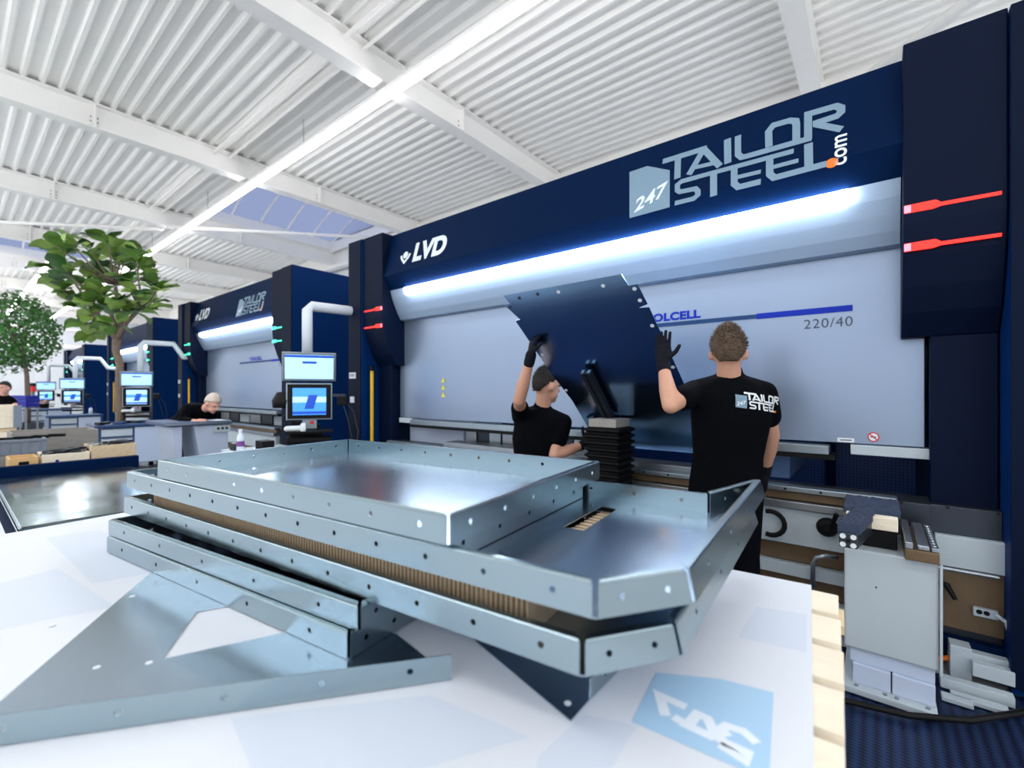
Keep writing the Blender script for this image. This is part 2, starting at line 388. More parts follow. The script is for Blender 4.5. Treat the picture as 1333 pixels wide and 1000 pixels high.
def logo(parent, O, ux, uy, k=1.0, off=V((0,0,0)), dot=True, grey='logo_grey', wcut=None):
    """O = position of the logo's lower left corner, k = scale"""
    def mp(p): return V(O)+V(ux)*((p[0]-LB[0])*k)+V(uy)*((p[1]-LB[1])*k)+off
    n = V(ux).cross(V(uy))
    mb = MB()
    for i_, (pts, w_) in enumerate(LOGO_GREY):
        vs, fs = stroke([hp(*p) for p in pts], w_*.80); mb.add([mp(v)+n*(.0002*i_) for v in vs], fs)
    o1 = mb.build('logo_lettering', grey, parent)
    o2 = MB().poly([mp(p) for p in LOGO_SHAPE]).build('logo_emblem', 'logo_grey', parent)
    vs, fs = text2d('247', .16, .004, .1); q = LOGO_SHAPE[4]
    ang = math.radians(24); wsh = LOGO_SHAPE[3][0]-LOGO_SHAPE[4][0]
    sc = wsh*.80/max(v[0] for v in vs)
    MB().add([mp((q[0]+wsh*.1+(v[0]*sc), q[1]+.035+v[1]*sc+v[0]*sc*.36))+n*.001 for v in vs], fs).build('logo_number', 'logo_white', parent)
    if dot:
        MB().poly([mp((LOGO_DOT[0]+.03*math.cos(a), LOGO_DOT[1]+.03*math.sin(a))) for a in [math.pi*2*i/14 for i in range(14)]]).build('logo_dot', 'orange', parent)
        vs, fs = text2d('com', .12, .002); c0 = hp(1256, 390); c1 = hp(1256, 225); sc = (c1[1]-c0[1])/max(v[0] for v in vs)
        MB().add([mp((c0[0]-v[1]*sc, c0[1]+v[0]*sc)) for v in vs], fs).build('logo_suffix', 'logo_white', parent)

# ================================================================== PRESS BRAKES
def press_brake(x0, x1, label, led, full=True, name='press_brake', ztop=3.11):
    t = thing(name, ((x0+x1)/2, 3.6, 0), label, 'press brake', 'row of press brakes')
    zt = ztop
    hd = MB().prism([(x0, 3.14, zt), (x0, 3.02, 2.63), (x0, 3.10, 2.485), (x0, 3.7, 2.485), (x0, 3.7, zt)], (x1-x0, 0, 0)).build('header', 'navy', t)
    MB().prism([(x0+.28, 3.07, 2.475), (x0+.28, 3.075, 2.42), (x0+.28, 3.12, 2.40), (x0+.28, 3.15, 2.475)], (x1-x0-.5, 0, 0)).build('light_bar', 'bar_light', t)
    cpts = [(3.10, 2.485), (3.125, 2.40), (3.16, 2.32), (3.20, 2.24), (3.24, 2.175), (3.29, 2.165), (3.29, 2.485)]
    MB().prism([(x0+.005, a, b) for a, b in cpts], (x1-x0-.01, 0, 0)).build('cowl', 'cowl_grey', t)
    ram = MB().box(x0-.08, x1+.10, 3.3, 3.42, 1.07, 2.40).build('ram', 'ram_grey', t, bevel=.004)
    cr = B('clamp_rail', 'alu', t, x0+.22, x1-.32, 3.20, 3.36, 1.005, 1.055)
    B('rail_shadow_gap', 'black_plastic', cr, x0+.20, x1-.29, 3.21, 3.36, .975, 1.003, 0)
    B('guide_block', 'pale_paint', t, x1-.22, x1+.12, 3.27, 3.36, 1.01, 1.065)
    B('guide_block', 'pale_paint', t, x0-.06, x0+.16, 3.27, 3.36, 1.01, 1.065)
    chin = [(3.0, zt), (3.0, 2.2), (3.02, 2.05), (3.067, 1.9), (3.12, 1.78), (3.2, 1.66), (3.6, 1.655), (3.6, zt)]
    for s_, xa, xb in ((-1, x0-.36, x0), (1, x1, x1+.36)):
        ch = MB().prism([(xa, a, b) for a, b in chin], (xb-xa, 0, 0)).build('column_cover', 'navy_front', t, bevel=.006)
        for zz in (2.29, 2.10):
            xi, xo = (xb, xa) if s_ < 0 else (xa, xb)
            d = 1 if xo > xi else -1; y = 2.997
            pr = [(xi+d*.005, zz-.03), (xi+d*.005, zz+.01), (xi+d*.12, zz+.012), (xi+d*.14, zz-.004), (xo-d*.02, zz-.006), (xo-d*.02, zz-.022), (xi+d*.14, zz-.022), (xi+d*.11, zz-.03)]
            MB().prism([(a, y, b) for a, b in pr], (0, .006, 0)).build('status_light', led, ch)
            if led == 'led_red': MB().box(min(xi+d*.004, xi+d*.03), max(xi+d*.004, xi+d*.03), y-.001, y, zz-.028, zz+.008).build('status_light_end', 'led_pink', ch)
        xp0, xp1 = (x0-.34, x0-.1) if s_ < 0 else (x1+.115, x1+.36)
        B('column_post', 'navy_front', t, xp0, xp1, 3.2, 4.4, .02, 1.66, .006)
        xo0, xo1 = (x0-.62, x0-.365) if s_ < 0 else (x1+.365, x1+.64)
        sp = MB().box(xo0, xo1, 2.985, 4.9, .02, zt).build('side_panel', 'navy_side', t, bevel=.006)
        MB().box(xo0, xo1-.012 if s_ < 0 else xo1, 2.972, 2.985, .05, zt-.01).build('front_trim', 'navy_front', sp)
    # guard rod
    MB().box(x0-.30, x0-.275, 3.05, 3.075, .75, 1.6).build('guard_rod', 'yellow', t)
    MB().box(x0-.305, x0-.27, 3.045, 3.08, 1.6, 1.66).build('guard_rod_cap', 'black_plastic', t)
    for zz, dx in ((1.55, .13), (1.27, .1)):
        MB().box(x0-.6+(.02 if zz < 1.5 else 0), x0-.6+dx, 2.966, 2.974, zz-.035, zz+.035).build('label_plate', 'label_white', t)
    for zz in (1.56, 1.545): MB().box(x0-.585, x0-.49, 2.964, 2.966, zz-.004, zz+.004).build('label_print', 'text_dark', t)
    # lower bed
    B('bed', 'dark_steel', t, x0-.1, x1+.11, 3.12, 3.36, .02, .80)
    strips = [(.795, .825, 3.04, 'alu'), (.745, .79, 3.07, 'rust_plate'), (.70, .742, 3.03, 'steel'), (.49, .695, 3.06, 'pale_paint'), (.385, .485, 3.09, 'rust_plate'),
              (.31, .38, 3.05, 'pale_paint'), (.20, .305, 3.1, 'rust_plate'), (.12, .195, 3.05, 'pale_paint')]
    for za, zb, yf, m_ in strips: B('bed_rail', m_, t, x0+.02, x1-.02, yf, 3.13, za, zb, .004)
    # letters
    vs, fs = text2d('LVD', .19, .012, .12); O = V((x0+.25, 3.135, 2.83)); uy = V((0, .12, .48)).normalized(); n_ = V((0, -1, .25)).normalized()
    return t, hd, ram
def header_pt(x, s): # s = distance down from the top edge
    return V((x, 3.14, 3.11))+V((0, -.12, -.48)).normalized()*s+V((0, -.003, .001))
UPH = V((0, .12, .48)).normalized()
def brand(hd, ram, x0, x1, k=1.0, partial=False):
    # small brand on the header's left end
    a = onY(541, 345, 3.09); xs = x0+(a.x+4.22) if abs(x0+4.22) < .1 else x0+.33
    vs, fs = text2d('LVD', .2, .010, .05); sc = .50/max(v[0] for v in vs)
    O = header_pt(xs, .40)
    plane_map(MB(), ([(v[0]*sc, v[1]*sc*1.02) for v in vs], fs), O, V((1,0,0)), UPH).build('brand_lettering', 'logo_white', hd)
    mk = MB(); c = (-.13, .07)
    mk.add(*[[O+V((1,0,0))*(c[0]+.04*math.cos(t_))+UPH*(c[1]+.025+.04*math.sin(t_)) for t_ in [math.pi*2*i/12 for i in range(12)]], [list(range(12))]])
    for pts in ([(c[0]-.075, c[1]+.03), (c[0]-.055, c[1]-.01), (c[0], c[1]-.062), (c[0]+.055, c[1]-.01), (c[0]+.075, c[1]+.03)],): plane_map(mk, stroke(pts, .028), O, V((1,0,0)), UPH)
    mk.build('brand_mark', 'logo_white', hd)
    # TAILOR STEEL
    xl = x1-(0.105-LB[0])*k if not partial else x1-1.35
    # y of the lower left corner on the header: distance below the top
    O = V((xl, 3.14, 3.11))+UPH*LB[1]+V((0, -.003, .001))
    logo(hd, O, V((1,0,0)), UPH, k)
    # stripe, product word and size on the ram
    y = 3.2975; q = lambda px, py: onY(px, py, y)
    dx = x1-.105
    def sh(p): return p+V((dx, 0, 0))
    zl = q(985, 412).z
    xa, xb, xc = q(800, 425).x-.25, q(985, 412).x, q(1110, 404).x
    MB().box(xa+dx, xb+dx, y-.001, y+.001, zl-.014, zl+.014).build('stripe', 'logo_slate', ram)
    MB().box(xb+dx, xc+dx, y-.001, y+.001, zl-.018, zl+.018).build('stripe', 'logo_blue', ram)
    xr = q(912, 410).x; xl_ = q(850, 420).x
    vs, fs = text2d('TOOLCELL', .2, .010, 0, 1.05); full = max(v[0] for v in vs)
    vs6, _ = text2d('OLCELL', .2, .010, 0, 1.05); sc = (xr-xl_)/max(v[0] for v in vs6)
    plane_map(MB(), ([(v[0]*sc, v[1]*sc*.82) for v in vs], fs), (xr-full*sc+dx, y, zl+.03), V((1,0,0)), V((0,0,1))).build('product_lettering', 'logo_blue', ram)
    vs, fs = text2d('220/40', .1, 0, 0, 1.1); xa, xb = q(1046, 420).x, q(1110, 420).x; sc = (xb-xa)/max(v[0] for v in vs)
    plane_map(MB(), ([(v[0]*sc, v[1]*sc) for v in vs], fs), (xa+dx, y, q(1080, 426).z), V((1,0,0)), V((0,0,1))).build('size_lettering', 'text_dark', ram)

t1, hd1, ram1 = press_brake(-4.22, .105, 'large dark blue press brake that the two gloved men work at', 'led_red')
brand(hd1, ram1, -4.22, .105)
# stickers on the ram
for i in range(3):
    c = onY(577, 495+i*9.5, 3.297); s_ = .03
    MB().prism([c+V((-s_, 0, -s_*.8)), c+V((s_, 0, -s_*.8)), c+V((0, 0, s_))], (0, -.002, 0)).build('warning_sticker', 'sign_yellow', ram1)
c = onY(1137, 569, 3.297)
MB().lathe(c, [(.027, 0), (.027, .002)], 20, V((0, -1, 0))).build('no_smoking_sticker', 'red', ram1)
MB().lathe(c+V((0, -.002, 0)), [(.021, 0), (.021, .001)], 20, V((0, -1, 0))).build('sticker_field', 'label_white', ram1)
sk = MB(); plane_map(sk, stroke([(-.018, .018), (.018, -.018)], .006), c+V((0, -.0035, 0)), V((1,0,0)), V((0,0,1))); sk.build('sticker_bar', 'red', ram1)
sk = MB(); plane_map(sk, stroke([(-.015, 0), (.013, 0)], .006), c+V((0, -.0034, 0)), V((1,0,0)), V((0,0,1))); sk.build('sticker_cigarette', 'text_dark', ram1)
c = onY(1101, 573, 3.297); MB().box(c.x-.04, c.x+.04, 3.295, 3.299, c.z-.012, c.z+.012).build('maker_plate', 'label_white', ram1)
plane_map(MB(), stroke([(0, .004), (.056, .006)], .006), (c.x-.028, 3.2945, c.z-.005), V((1,0,0)), V((0,0,1))).build('maker_print', 'text_dark', ram1)
# inside the opening of the big machine
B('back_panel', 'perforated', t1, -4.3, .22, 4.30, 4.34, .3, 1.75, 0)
B('back_gauge_box', 'gauge_blue_lit', t1, -.70, -.44, 3.45, 4.28, .80, .955, .006)
B('back_gauge_box', 'navy', t1, -.30, -.24, 4.2, 4.29, .5, 1.2, .004)
a = onY(532, 552, 3.48); b = onY(605, 585, 3.48)
B('tool_cabinet', 'light_blue_paint', t1, a.x, b.x, 3.46, 4.1, .55, 1.04, .004)
for i in range(11):
    xx = -3.38+i*.165
    B('punch_tool', ['steel', 'dark_steel', 'alu'][i % 3], t1, xx, xx+.15, 3.44+.01*(i % 2), 3.56, .80, .985-(i % 4)*.012, .004)
B('die_rail', 'steel', t1, -3.4, -.9, 3.14, 3.34, .802, .86, .004)
for i in range(24): MB().lathe((-3.3+i*.17, 3.039, .811), [(.007, 0), (.007, .003)], 8, V((0,-1,0))).build('rail_screw', 'black_plastic', t1)
# knobs and hose on the bed
p = onY(1077, 686, 3.055)
kb = MB().lathe((p.x, 3.062, p.z), [(.05, 0), (.052, .02), (.045, .035), (.02, .04), (.018, .05)], 20, V((0,-1,0))).build('adjusting_knob', 'black_plastic', t1)
MB().tube([(p.x+.02, 3.02, p.z+.01), (p.x+.045, 2.99, p.z+.09)], [.009, .012], 8).build('lever', 'black_plastic', kb)
p = onY(1003, 681, 3.02)
MB().tube([(p.x+.09*math.cos(a_)*.8, 3.02, p.z+.07*math.sin(a_)) for a_ in [math.radians(d) for d in range(-110, 111, 20)]], .014, 8).build('cable_loop', 'black_plastic', t1)
MB().tube([onY(1058, 765, 2.98), onY(1058, 735, 2.98), onY(1063, 726, 2.98), onY(1075, 724, 2.98), onY(1090, 726, 3.03)], .012, 8).build('grab_handle', 'steel', t1, smooth=True)
# right hand lower end
def P31(px, py, y=3.1): return onY(px, py, y)
a = P31(1217, 690); b = P31(1317, 752)
B('end_panel', 'pale_paint', t1, a.x, b.x, 3.10, 3.2, b.z, a.z-.02, .004)
a2 = P31(1219, 757); b2 = P31(1317, 838)
pl = B('mounting_plate', 'rust_plate', t1, a2.x, b2.x, 3.12, 3.2, b2.z, b.z-.006, .004)
MB().tube([(a2.x, 3.10, b.z-.012), (b2.x-.04, 3.10, b.z-.012)], .01, 8).build('pivot_bar', 'steel', pl)
p = onY(1236, 765, 3.07); MB().tube([p+V((-.05, .01, .012)), p+V((-.01, 0, .01)), p+V((.02, -.01, -.05))], [.014, .014, .009], 8).build('clamp_lever', 'black_plastic', pl)
p = onY(1288, 800, 3.1); mpl = MB().box(p.x-.055, p.x+.03, 3.095, 3.125, p.z-.02, p.z+.02).build('latch_plate', 'pale_paint', pl, bevel=.004)
for k in (-.035, -.01): MB().lathe((p.x+k, 3.094, p.z+.004), [(.011, 0), (.011, .003)], 12, V((0,-1,0))).build('latch_hole', 'black_plastic', mpl)
MB().tube([(p.x+.02, 3.08, p.z+.01), (p.x+.05, 3.07, p.z-.01), (p.x+.06, 3.07, p.z-.05)], .009, 8).build('latch_hook', 'pale_paint', mpl)
p = onY(1243, 848, 3.08)
B('junction_box', 'pale_paint', t1, p.x-.025, p.x+.05, 3.0, 3.1, p.z-.09, p.z+.06, .004)
MB().tube([(p.x-.06, 3.04, p.z-.04), (p.x-.02, 3.04, p.z-.02)], .012, 8).build('cable_gland', 'orange', t1)
for pa, pb, ya_, yb_, Y_, m_ in ((1219, 1318, 838, 856, 3.08, 'navy'), (1264, 1320, 857, 870, 3.02, 'pale_paint'), (1266, 1322, 870, 888, 2.96, 'pale_paint'),
        (1224, 1322, 896, 916, 2.86, 'pale_paint'), (1238, 1315, 916, 936, 2.78, 'pale_paint'), (1226, 1268, 930, 940, 2.74, 'pale_paint')):
    q0, q1 = onY(pa, (ya_+yb_)/2, Y_), onY(pb, (ya_+yb_)/2, Y_); pm = (pa+pb)/2; za, zb = onY(pm, yb_, Y_).z, onY(pm, ya_, Y_).z; za = max(.016, za); zb = max(za+.02, zb)
    B('end_rail', m_, t1, q0.x, q1.x, Y_, Y_+.05, za, zb, .003)
B('end_frame', 'dark_steel', t1, .21, .47, 3.14, 3.36, .02, .8, .004)

# other machines of the row
t2, hd2, ram2 = press_brake(-10.45, -6.9, 'dark blue press brake with green lights behind the bending bald man', 'led_green')
brand(hd2, ram2, -10.45, -6.9, .8, True)
t3, hd3, ram3 = press_brake(-16.9, -13.5, 'dark blue press brake behind the trunk of the big leafed tree', 'led_green', ztop=3.05)
t4, hd4, ram4 = press_brake(-24.6, -21.6, 'dark blue press brake farthest along the row, beside the end wall', 'led_green', ztop=2.95)
for tt, xx0, xx1 in ((t2, -10.45, -6.9), (t3, -16.9, -13.5), (t4, -24.6, -21.6)):
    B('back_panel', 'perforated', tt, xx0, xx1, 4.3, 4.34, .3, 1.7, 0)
for i in range(7):
    xx = -10.1+i*.46; B('punch_tool', ['steel', 'dark_steel', 'pale_paint'][i % 3], t2, xx, xx+.4, 3.42, 3.6, .80, 1.0-(i % 3)*.03, .004)

# ================================================================== PEDESTAL (front support of the big machine)
pd = thing('front_support', (.05, 2.8, 0), 'pale painted pedestal standing before the press brake', 'pedestal')
B('front_cover', 'pale_paint', pd, -.115, .205, 2.60, 3.0, .20, .655, .008)
B('side_edge', 'pale_paint', pd, .207, .216, 2.585, 2.605, .19, .655, .002)
B('skirt', 'light_blue_paint', pd, -.095, .195, 2.615, 2.98, .135, .20, .004)
B('base_cover', 'light_blue_paint', pd, -.085, .05, 2.60, 2.95, .045, .135, .004)
B('base_cover', 'light_blue_paint', pd, .055, .195, 2.60, 2.95, .045, .135, .004)
bp_ = B('base_plate', 'pale_paint', pd, -.12, .20, 2.55, 2.97, .018, .045, .003)
for xx in (-.07, .03, .07, .17): MB().lathe((xx, 2.575, .045), [(.008, 0), (.008, .006)], 8).build('bolt', 'steel', bp_)
MB().lathe((.0, 2.6, .50), [(.004, 0), (.004, .002)], 8, V((0,-1,0))).build('screw', 'dark_steel', pd)
# arm with felt cover
ar = thing('support_arm', (-.02, 2.8, .655), 'felt covered T-shaped support arm on the pale pedestal', 'support arm')
B('arm_block', 'black_plastic', ar, -.11, .075, 2.68, 2.98, .657, .74, .004)
B('wood_pad', 'wood_pale', ar, -.112, .077, 2.665, 2.98, .742, .80, .003)
fm = MB()
def feltbox(x0, x1, y0, y1, z0, z1, nx, ny, sk=0):
    g = {}
    for i in range(nx+1):
        for j in range(ny+1):
            y = y0+(y1-y0)*j/ny; x = x0+(x1-x0)*i/nx+sk*(y-y1)
            e = 0 if 0 < i < nx and 0 < j < ny else -.006
            g[i, j] = len(fm.v); fm.v.append(V((x, y, z1+e+noise.noise(V((x*60, y*60, 0)))*.011)))
    for i in range(nx):
        for j in range(ny): fm.f.append([g[i, j], g[i+1, j], g[i+1, j+1], g[i, j+1]])
    per = [(i, 0) for i in range(nx+1)]+[(nx, j) for j in range(1, ny+1)]+[(i, ny) for i in range(nx-1, -1, -1)]+[(0, j) for j in range(ny-1, 0, -1)]
    lo = {}
    for p_ in per: q_ = fm.v[g[p_]]; lo[p_] = len(fm.v); fm.v.append(V((q_.x, q_.y, z0+noise.noise(q_*30)*.006)))
    for a_, b__ in zip(per, per[1:]+per[:1]): fm.f.append([g[a_], lo[a_], lo[b__], g[b__]])
feltbox(-.125, .088, 2.72, 3.0, .79, .825, 30, 36)
feltbox(-.072, .003, 2.38, 2.76, .775, .824, 12, 50, .15)
fm.build('felt_cover', 'felt', ar, smooth=True)
pf = MB().prism([(-.124, 2.372, .716), (-.060, 2.372, .716), (-.060, 2.372, .779), (-.124, 2.372, .779)], (.05, .33, 0)).build('profile_bar', 'dark_alu', ar, bevel=.004)
for i in (-.110, -.074):
    for k in (.730, .765): MB().lathe((i, 2.3715, k), [(.011, 0), (.011, .002)], 8, V((0,-1,0))).build('profile_slot', 'label_white', pf)
MB().lathe((-.092, 2.371, .7475), [(.008, 0), (.008, .002)], 8, V((0,-1,0))).build('profile_slot', 'black_plastic', pf)
dr = thing('die_bar', (.15, 2.78, .655), 'worn brown and steel die bar lying on the pedestal', 'tool bar')
B('die_body', 'rust_plate', dr, .095, .205, 2.56, 3.0, .658, .705, .004)
B('die_lip', 'steel', dr, .095, .122, 2.56, 3.0, .705, .735, .004)
B('die_face', 'steel', dr, .135, .175, 2.565, 3.0, .705, .728, .006)
dl = B('die_strip', 'alu', dr, .18, .205, 2.57, 3.0, .705, .722, .003)
for i in range(9): MB().lathe((.192, 2.60+i*.045, .722), [(.005, 0), (.005, .002)], 8).build('die_hole', 'label_white', dl)
cb = MB().tube([V((-.35, 2.3, .03)), V((-.1, 2.45, .03)), V((.1, 2.49, .035)), V((.3, 2.62, .03)), V((.5, 2.85, .03))], .013, 8).build('floor_cable', 'black_plastic', smooth=True)
tag(cb, 'black cable across the checker plate at the pedestal foot', 'cable')

# sheet follower with bellows
fo = thing('sheet_follower', (-1.42, 2.8, 0), 'black bellows sheet follower with aluminium bar under the raised sheet', 'sheet follower')
mb = MB(); prof = []
cx, cy = -1.40, 2.80
B('bellows_post', 'black_matte', fo, cx-.08, cx+.08, cy-.08, cy+.18, .0, .80, .005)
zb0 = .72
for i in range(10):
    z0 = zb0+i*.042
    for r_, dz in ((.105, 0), (.125, .014), (.125, .024), (.105, .036)): prof.append((r_, z0+dz))
base = len(mb.v)
for r_, z_ in prof: mb.v += [V((cx-r_, cy-r_, z_)), V((cx+r_, cy-r_, z_)), V((cx+r_, cy+r_, z_)), V((cx-r_, cy+r_, z_))]
for i in range(len(prof)-1):
    for k in range(4): mb.f.append([i*4+k, i*4+(k+1) % 4, (i+1)*4+(k+1) % 4, (i+1)*4+k])
mb.f.append([3, 2, 1, 0]); n_ = (len(prof)-1)*4; mb.f.append([n_, n_+1, n_+2, n_+3])
mb.build('bellows', 'black_plastic', fo)
B('top_block', 'wood_grey', fo, cx-.10, cx+.10, cy-.11, cy+.10, 1.136, 1.19, .005)

# ================================================================== HELD SHEET
HB = V((0, 3.16, .955)); HU = V((0, 2.12-3.16, 1.956-.955)).normalized()
HN = V((1, 0, 0)).cross(HU)*1.0
if HN.y > 0: HN = -HN
def onH(px, py):
    r = ray(px, py); n = HN; t = (HB-V((0,0,CZ))).dot(n)/r.dot(n); return V((0,0,CZ))+r*t
hs = thing('raised_steel_sheet', (-1.25, 3.0, .955), 'large shiny notched steel sheet held up by the two gloved men', 'steel sheet')
tl = onH(655, 385); tr = onH(812, 357)
outl = [onH(*p) for p in [(655,385),(809,357),(818,372),(830,370),(843,396),(831,401),(845,400),(893,505)]]
outl += [V((outl[-1].x+.02, HB.y, HB.z)), V((onH(778, 577).x, HB.y, HB.z))]
outl += [onH(*p) for p in [(778,577),(745,522),(713,480),(680,431),(671,418),(677,416),(656,397),(664,396)]]
MB().prism(outl, HN*-.003).build('sheet_panel', 'held_steel', hs)
for px, py in ((664,400),(676,388),(700,383),(727,380),(785,372),(826,376),(833,391),(849,424),(706,462),(737,508),(876,478)):
    c = onH(px, py)+HN*.0008
    MB().lathe(c, [(.011, 0), (.011, .0012)], 12, HN).build('punched_hole', 'label_white' if px > 700 else 'text_dark', hs)
fb = onH(800, 548)+HN*.045; ft = onH(754, 478)+HN*.045; fb.x = ft.x = -1.43
d_ = (ft-fb).normalized(); side = V((1,0,0)); up_ = side.cross(d_)
pb = MB()
for i in (-1, 1): pb.obox((fb+ft)/2+side*i*.022, side*.014, d_*((ft-fb).length/2), up_*.02)
pb.obox((fb+ft)/2, side*.02, d_*((ft-fb).length/2-.004), up_*.010)
pb.build('profile_bar', 'dark_alu', fo, bevel=.003)
pe = MB()
for i in (-1, 1): pe.obox(ft+side*i*.022+d_*.001, side*.008, d_*.002, up_*.012)
pe.build('bar_end', 'alu', fo)

# ================================================================== PALLET STACK AND WHITE BOARD
SZ = CZ-.52
px0, px1, py0, py1 = -2.575, -.135, -.25, 1.446
BC = V((px1, py1, 0)); BR = Matrix.Rotation(math.radians(5.6), 3, 'Z')
def spin(o, a=5.6): o.location = BC+Matrix.Rotation(math.radians(a), 3, 'Z') @ (V(o.location)-BC); o.rotation_euler = (0, 0, math.radians(a)); return o
def unspin(p): return BC+BR.inverted() @ (V(p)-BC)
def pallet(z0, label, full):
    t = thing('wooden_pallet', ((px0+px1)/2, .66, z0), label, 'pallet', 'pallets stacked under the white board')
    y = py1-.0; rnd = random.Random(int(z0*100))
    first = None
    while y > py0+.05:
        w_ = .125
        o = MB().box(px0+rnd.uniform(-.01, .01), px1+.062+rnd.uniform(-.004, .004), y-w_, y, z0+.128, z0+.150).build('deck_board', 'wood_pale', t, bevel=.002)
        y -= w_+.028
    for xx in (px0+.02, (px0+px1)/2-.05, px1-.04):
        for yy in (py0+.05, .62, py1-.13): B('block', 'wood', t, xx, xx+.1, yy, yy+.1, z0+.02, z0+.105, .002)
    for yy in (py0+.05, .62, py1-.13):
        B('runner_board', 'wood', t, px0, px1+.07, yy, yy+.1, z0, z0+.02, .002)
        B('stringer_board', 'wood', t, px0, px1+.07, yy, yy+.1, z0+.105, z0+.128, .002)
    return spin(t, 3.2)
names = ['bottom', 'second', 'third', 'fourth']
z = SZ-.012-5*.15
for i, s_ in enumerate(['lowest', 'second lowest', 'middle', 'second highest', 'topmost']):
    pallet(z+i*.15, 'pale wooden pallet, %s of the stack under the white board' % s_, i > 2)
spin(B('runner', 'wood', None, px0, px1, py0+.05, py1-.05, 0.0, z, .002)) if z > .005 else None
if 'runner' in bpy.data.objects:
    r_ = bpy.data.objects['runner']; r_.name = 'pallet_base'; tag(r_, 'wooden base board under the lowest pallet of the stack', 'board')
wb = MB().box(px0, px1, py0, py1, SZ-.012, SZ).build('white_board', 'white_board'); tag(wb, 'large white printed cover board on the pallet stack', 'board')
def PS(px, py, dz=.0006): return onZ(px, py, SZ)+V((0, 0, dz))
def PB(px, py, dz=.0006): return unspin(PS(px, py, dz))
MB().poly([PB(*p) for p in [(853.6,876),(939,884.5),(1007,902),(1001,1018),(822,940)]]).build('printed_emblem', 'print_blue', wb)
em = MB()
def pstroke(pts, w_):
    q = [PB(*p, .0010) for p in pts]; vs, fs = stroke([(a.x, a.y) for a in q], w_); em.add([V((v[0], v[1], SZ+.0010+len(em.v)*.00001)) for v in vs], fs)
Z5 = lambda pts: [(790+a/4.166, 850+b/4.166) for a, b in pts]
pstroke(Z5([(318,345),(285,232),(430,297)]), .017); pstroke(Z5([(360,350),(440,395),(490,335),(545,360),(585,440)]), .017); pstroke(Z5([(400,380),(560,455),(660,430)]), .017)
pstroke(Z5([(815,495),(740,430),(650,400),(600,430),(620,480),(760,545),(745,585),(610,500)]), .016)
em.build('printed_number', 'print_white', wb)
for pts in ([(0,760),(0,820),(150,790),(75,740)], [(60,700),(130,690),(230,740),(120,760)], [(700,985),(760,930),(830,945),(790,1010),(700,1010)], [(300,935),(560,905),(690,960),(520,1010),(330,1010)], [(985,790),(1050,800),(1050,850),(960,830)]):
    MB().poly([PB(*p, .0004) for p in pts]).build('printed_patch', 'print_pale', wb)
spin(wb)

# ================================================================== STEEL TRAYS
def holed(mb, b0, b1, t0, t1, n, r=.0055, v0=.55):
    L = (b1-b0).length; H = (t0-b0).length
    P = lambda u, v: (b0*(1-u)+b1*u)*(1-v)+(t0*(1-u)+t1*u)*v
    cwid = .018/L; u = 0.0
    cs = [(i+.5)/n for i in range(n)] if n else []
    for c in cs:
        ua, ub = c-cwid, c+cwid
        mb.quad(P(u, 0), P(ua, 0), P(ua, 1), P(u, 1))
        out = [(ua,0),(c,0),(ub,0),(ub,v0),(ub,1),(c,1),(ua,1),(ua,v0)]
        inn = [(c+r/L*math.cos(math.radians(a)), v0+r/H*math.sin(math.radians(a))) for a in (-135,-90,-45,0,45,90,135,180)]
        mb.add([P(*p) for p in out]+[P(*p) for p in inn], [[i, (i+1) % 8, 8+(i+1) % 8, 8+i] for i in range(8)])
        u = ub
    mb.quad(P(u, 0), P(1, 0), P(1, 1), P(u, 1))
def tray(top, bot, zr, zf, label, holes=None, m='galv', gaps=.004, cut=None):
    T = [V((p.x, p.y, zr)) for p in top]; Bt = [V((p.x, p.y, zf)) for p in bot]; n = len(T)
    c = sum(Bt, V((0,0,0)))/n
    t = thing('folded_steel_tray', (c.x, c.y, zf), label, 'steel tray', 'folded trays in the stack')
    fl_ = [p+(c-p).normalized()*.001+V((0,0,.001)) for p in Bt]
    if cut:                        # keyhole polygon around a rectangular opening
        q = [V((p.x, p.y, zf+.001)) for p in cut]; k0 = min(range(n), key=lambda i: min((fl_[i]-p).length for p in q))
        j0 = min(range(4), key=lambda j: (q[j]-fl_[k0]).length)
        area = lambda P_: sum(P_[i].x*P_[(i+1) % len(P_)].y-P_[(i+1) % len(P_)].x*P_[i].y for i in range(len(P_)))
        if area(q)*area(fl_) > 0: q = q[::-1]; j0 = 3-j0
        fl_ = fl_[k0:]+fl_[:k0]; fl_ = fl_+[fl_[0].copy()]+q[j0:]+q[:j0]+[q[j0].copy()]
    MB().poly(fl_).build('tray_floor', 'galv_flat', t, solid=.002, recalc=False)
    for i in range(n):
        j = (i+1) % n; b0, b1, t0, t1 = Bt[i], Bt[j], T[i], T[j]; d = (b1-b0).normalized()
        mb = MB(); k = max(1, round((b1-b0).length/.125)) if holes is None else holes[i]
        holed(mb, b0+d*gaps, b1-d*gaps, t0+d*gaps, t1-d*gaps, k)
        # small inward hem along the top edge
        inn = V((c.x-(t0.x+t1.x)/2, c.y-(t0.y+t1.y)/2, 0)); inn = (inn-d*inn.dot(d)).normalized()*.007
        e1 = inn.normalized(); dn = (b0-t0).normalized()
        a0, a1 = t0+d*.005, t1-d*.005
        lip = [(0, 0), (.0015, -.0022), (.004, -.003), (.014, -.003)]
        for (i0, z0_), (i1, z1_) in zip(lip[:-1], lip[1:]):
            mb.quad(a0+e1*i0+dn*z0_+d*i0, a1+e1*i0+dn*z0_-d*i0, a1+e1*i1+dn*z1_-d*i1, a0+e1*i1+dn*z1_+d*i1)
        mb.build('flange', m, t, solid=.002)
    return t
def C(x, z): return cw(x, z)
def px_plane(px, py, h): z = F*h/(py-HOR); return C((px-666.5)/F*z, z)
E = .05; h1, h2, h3, h4, h5 = .2175, .277, .365, .42, .47
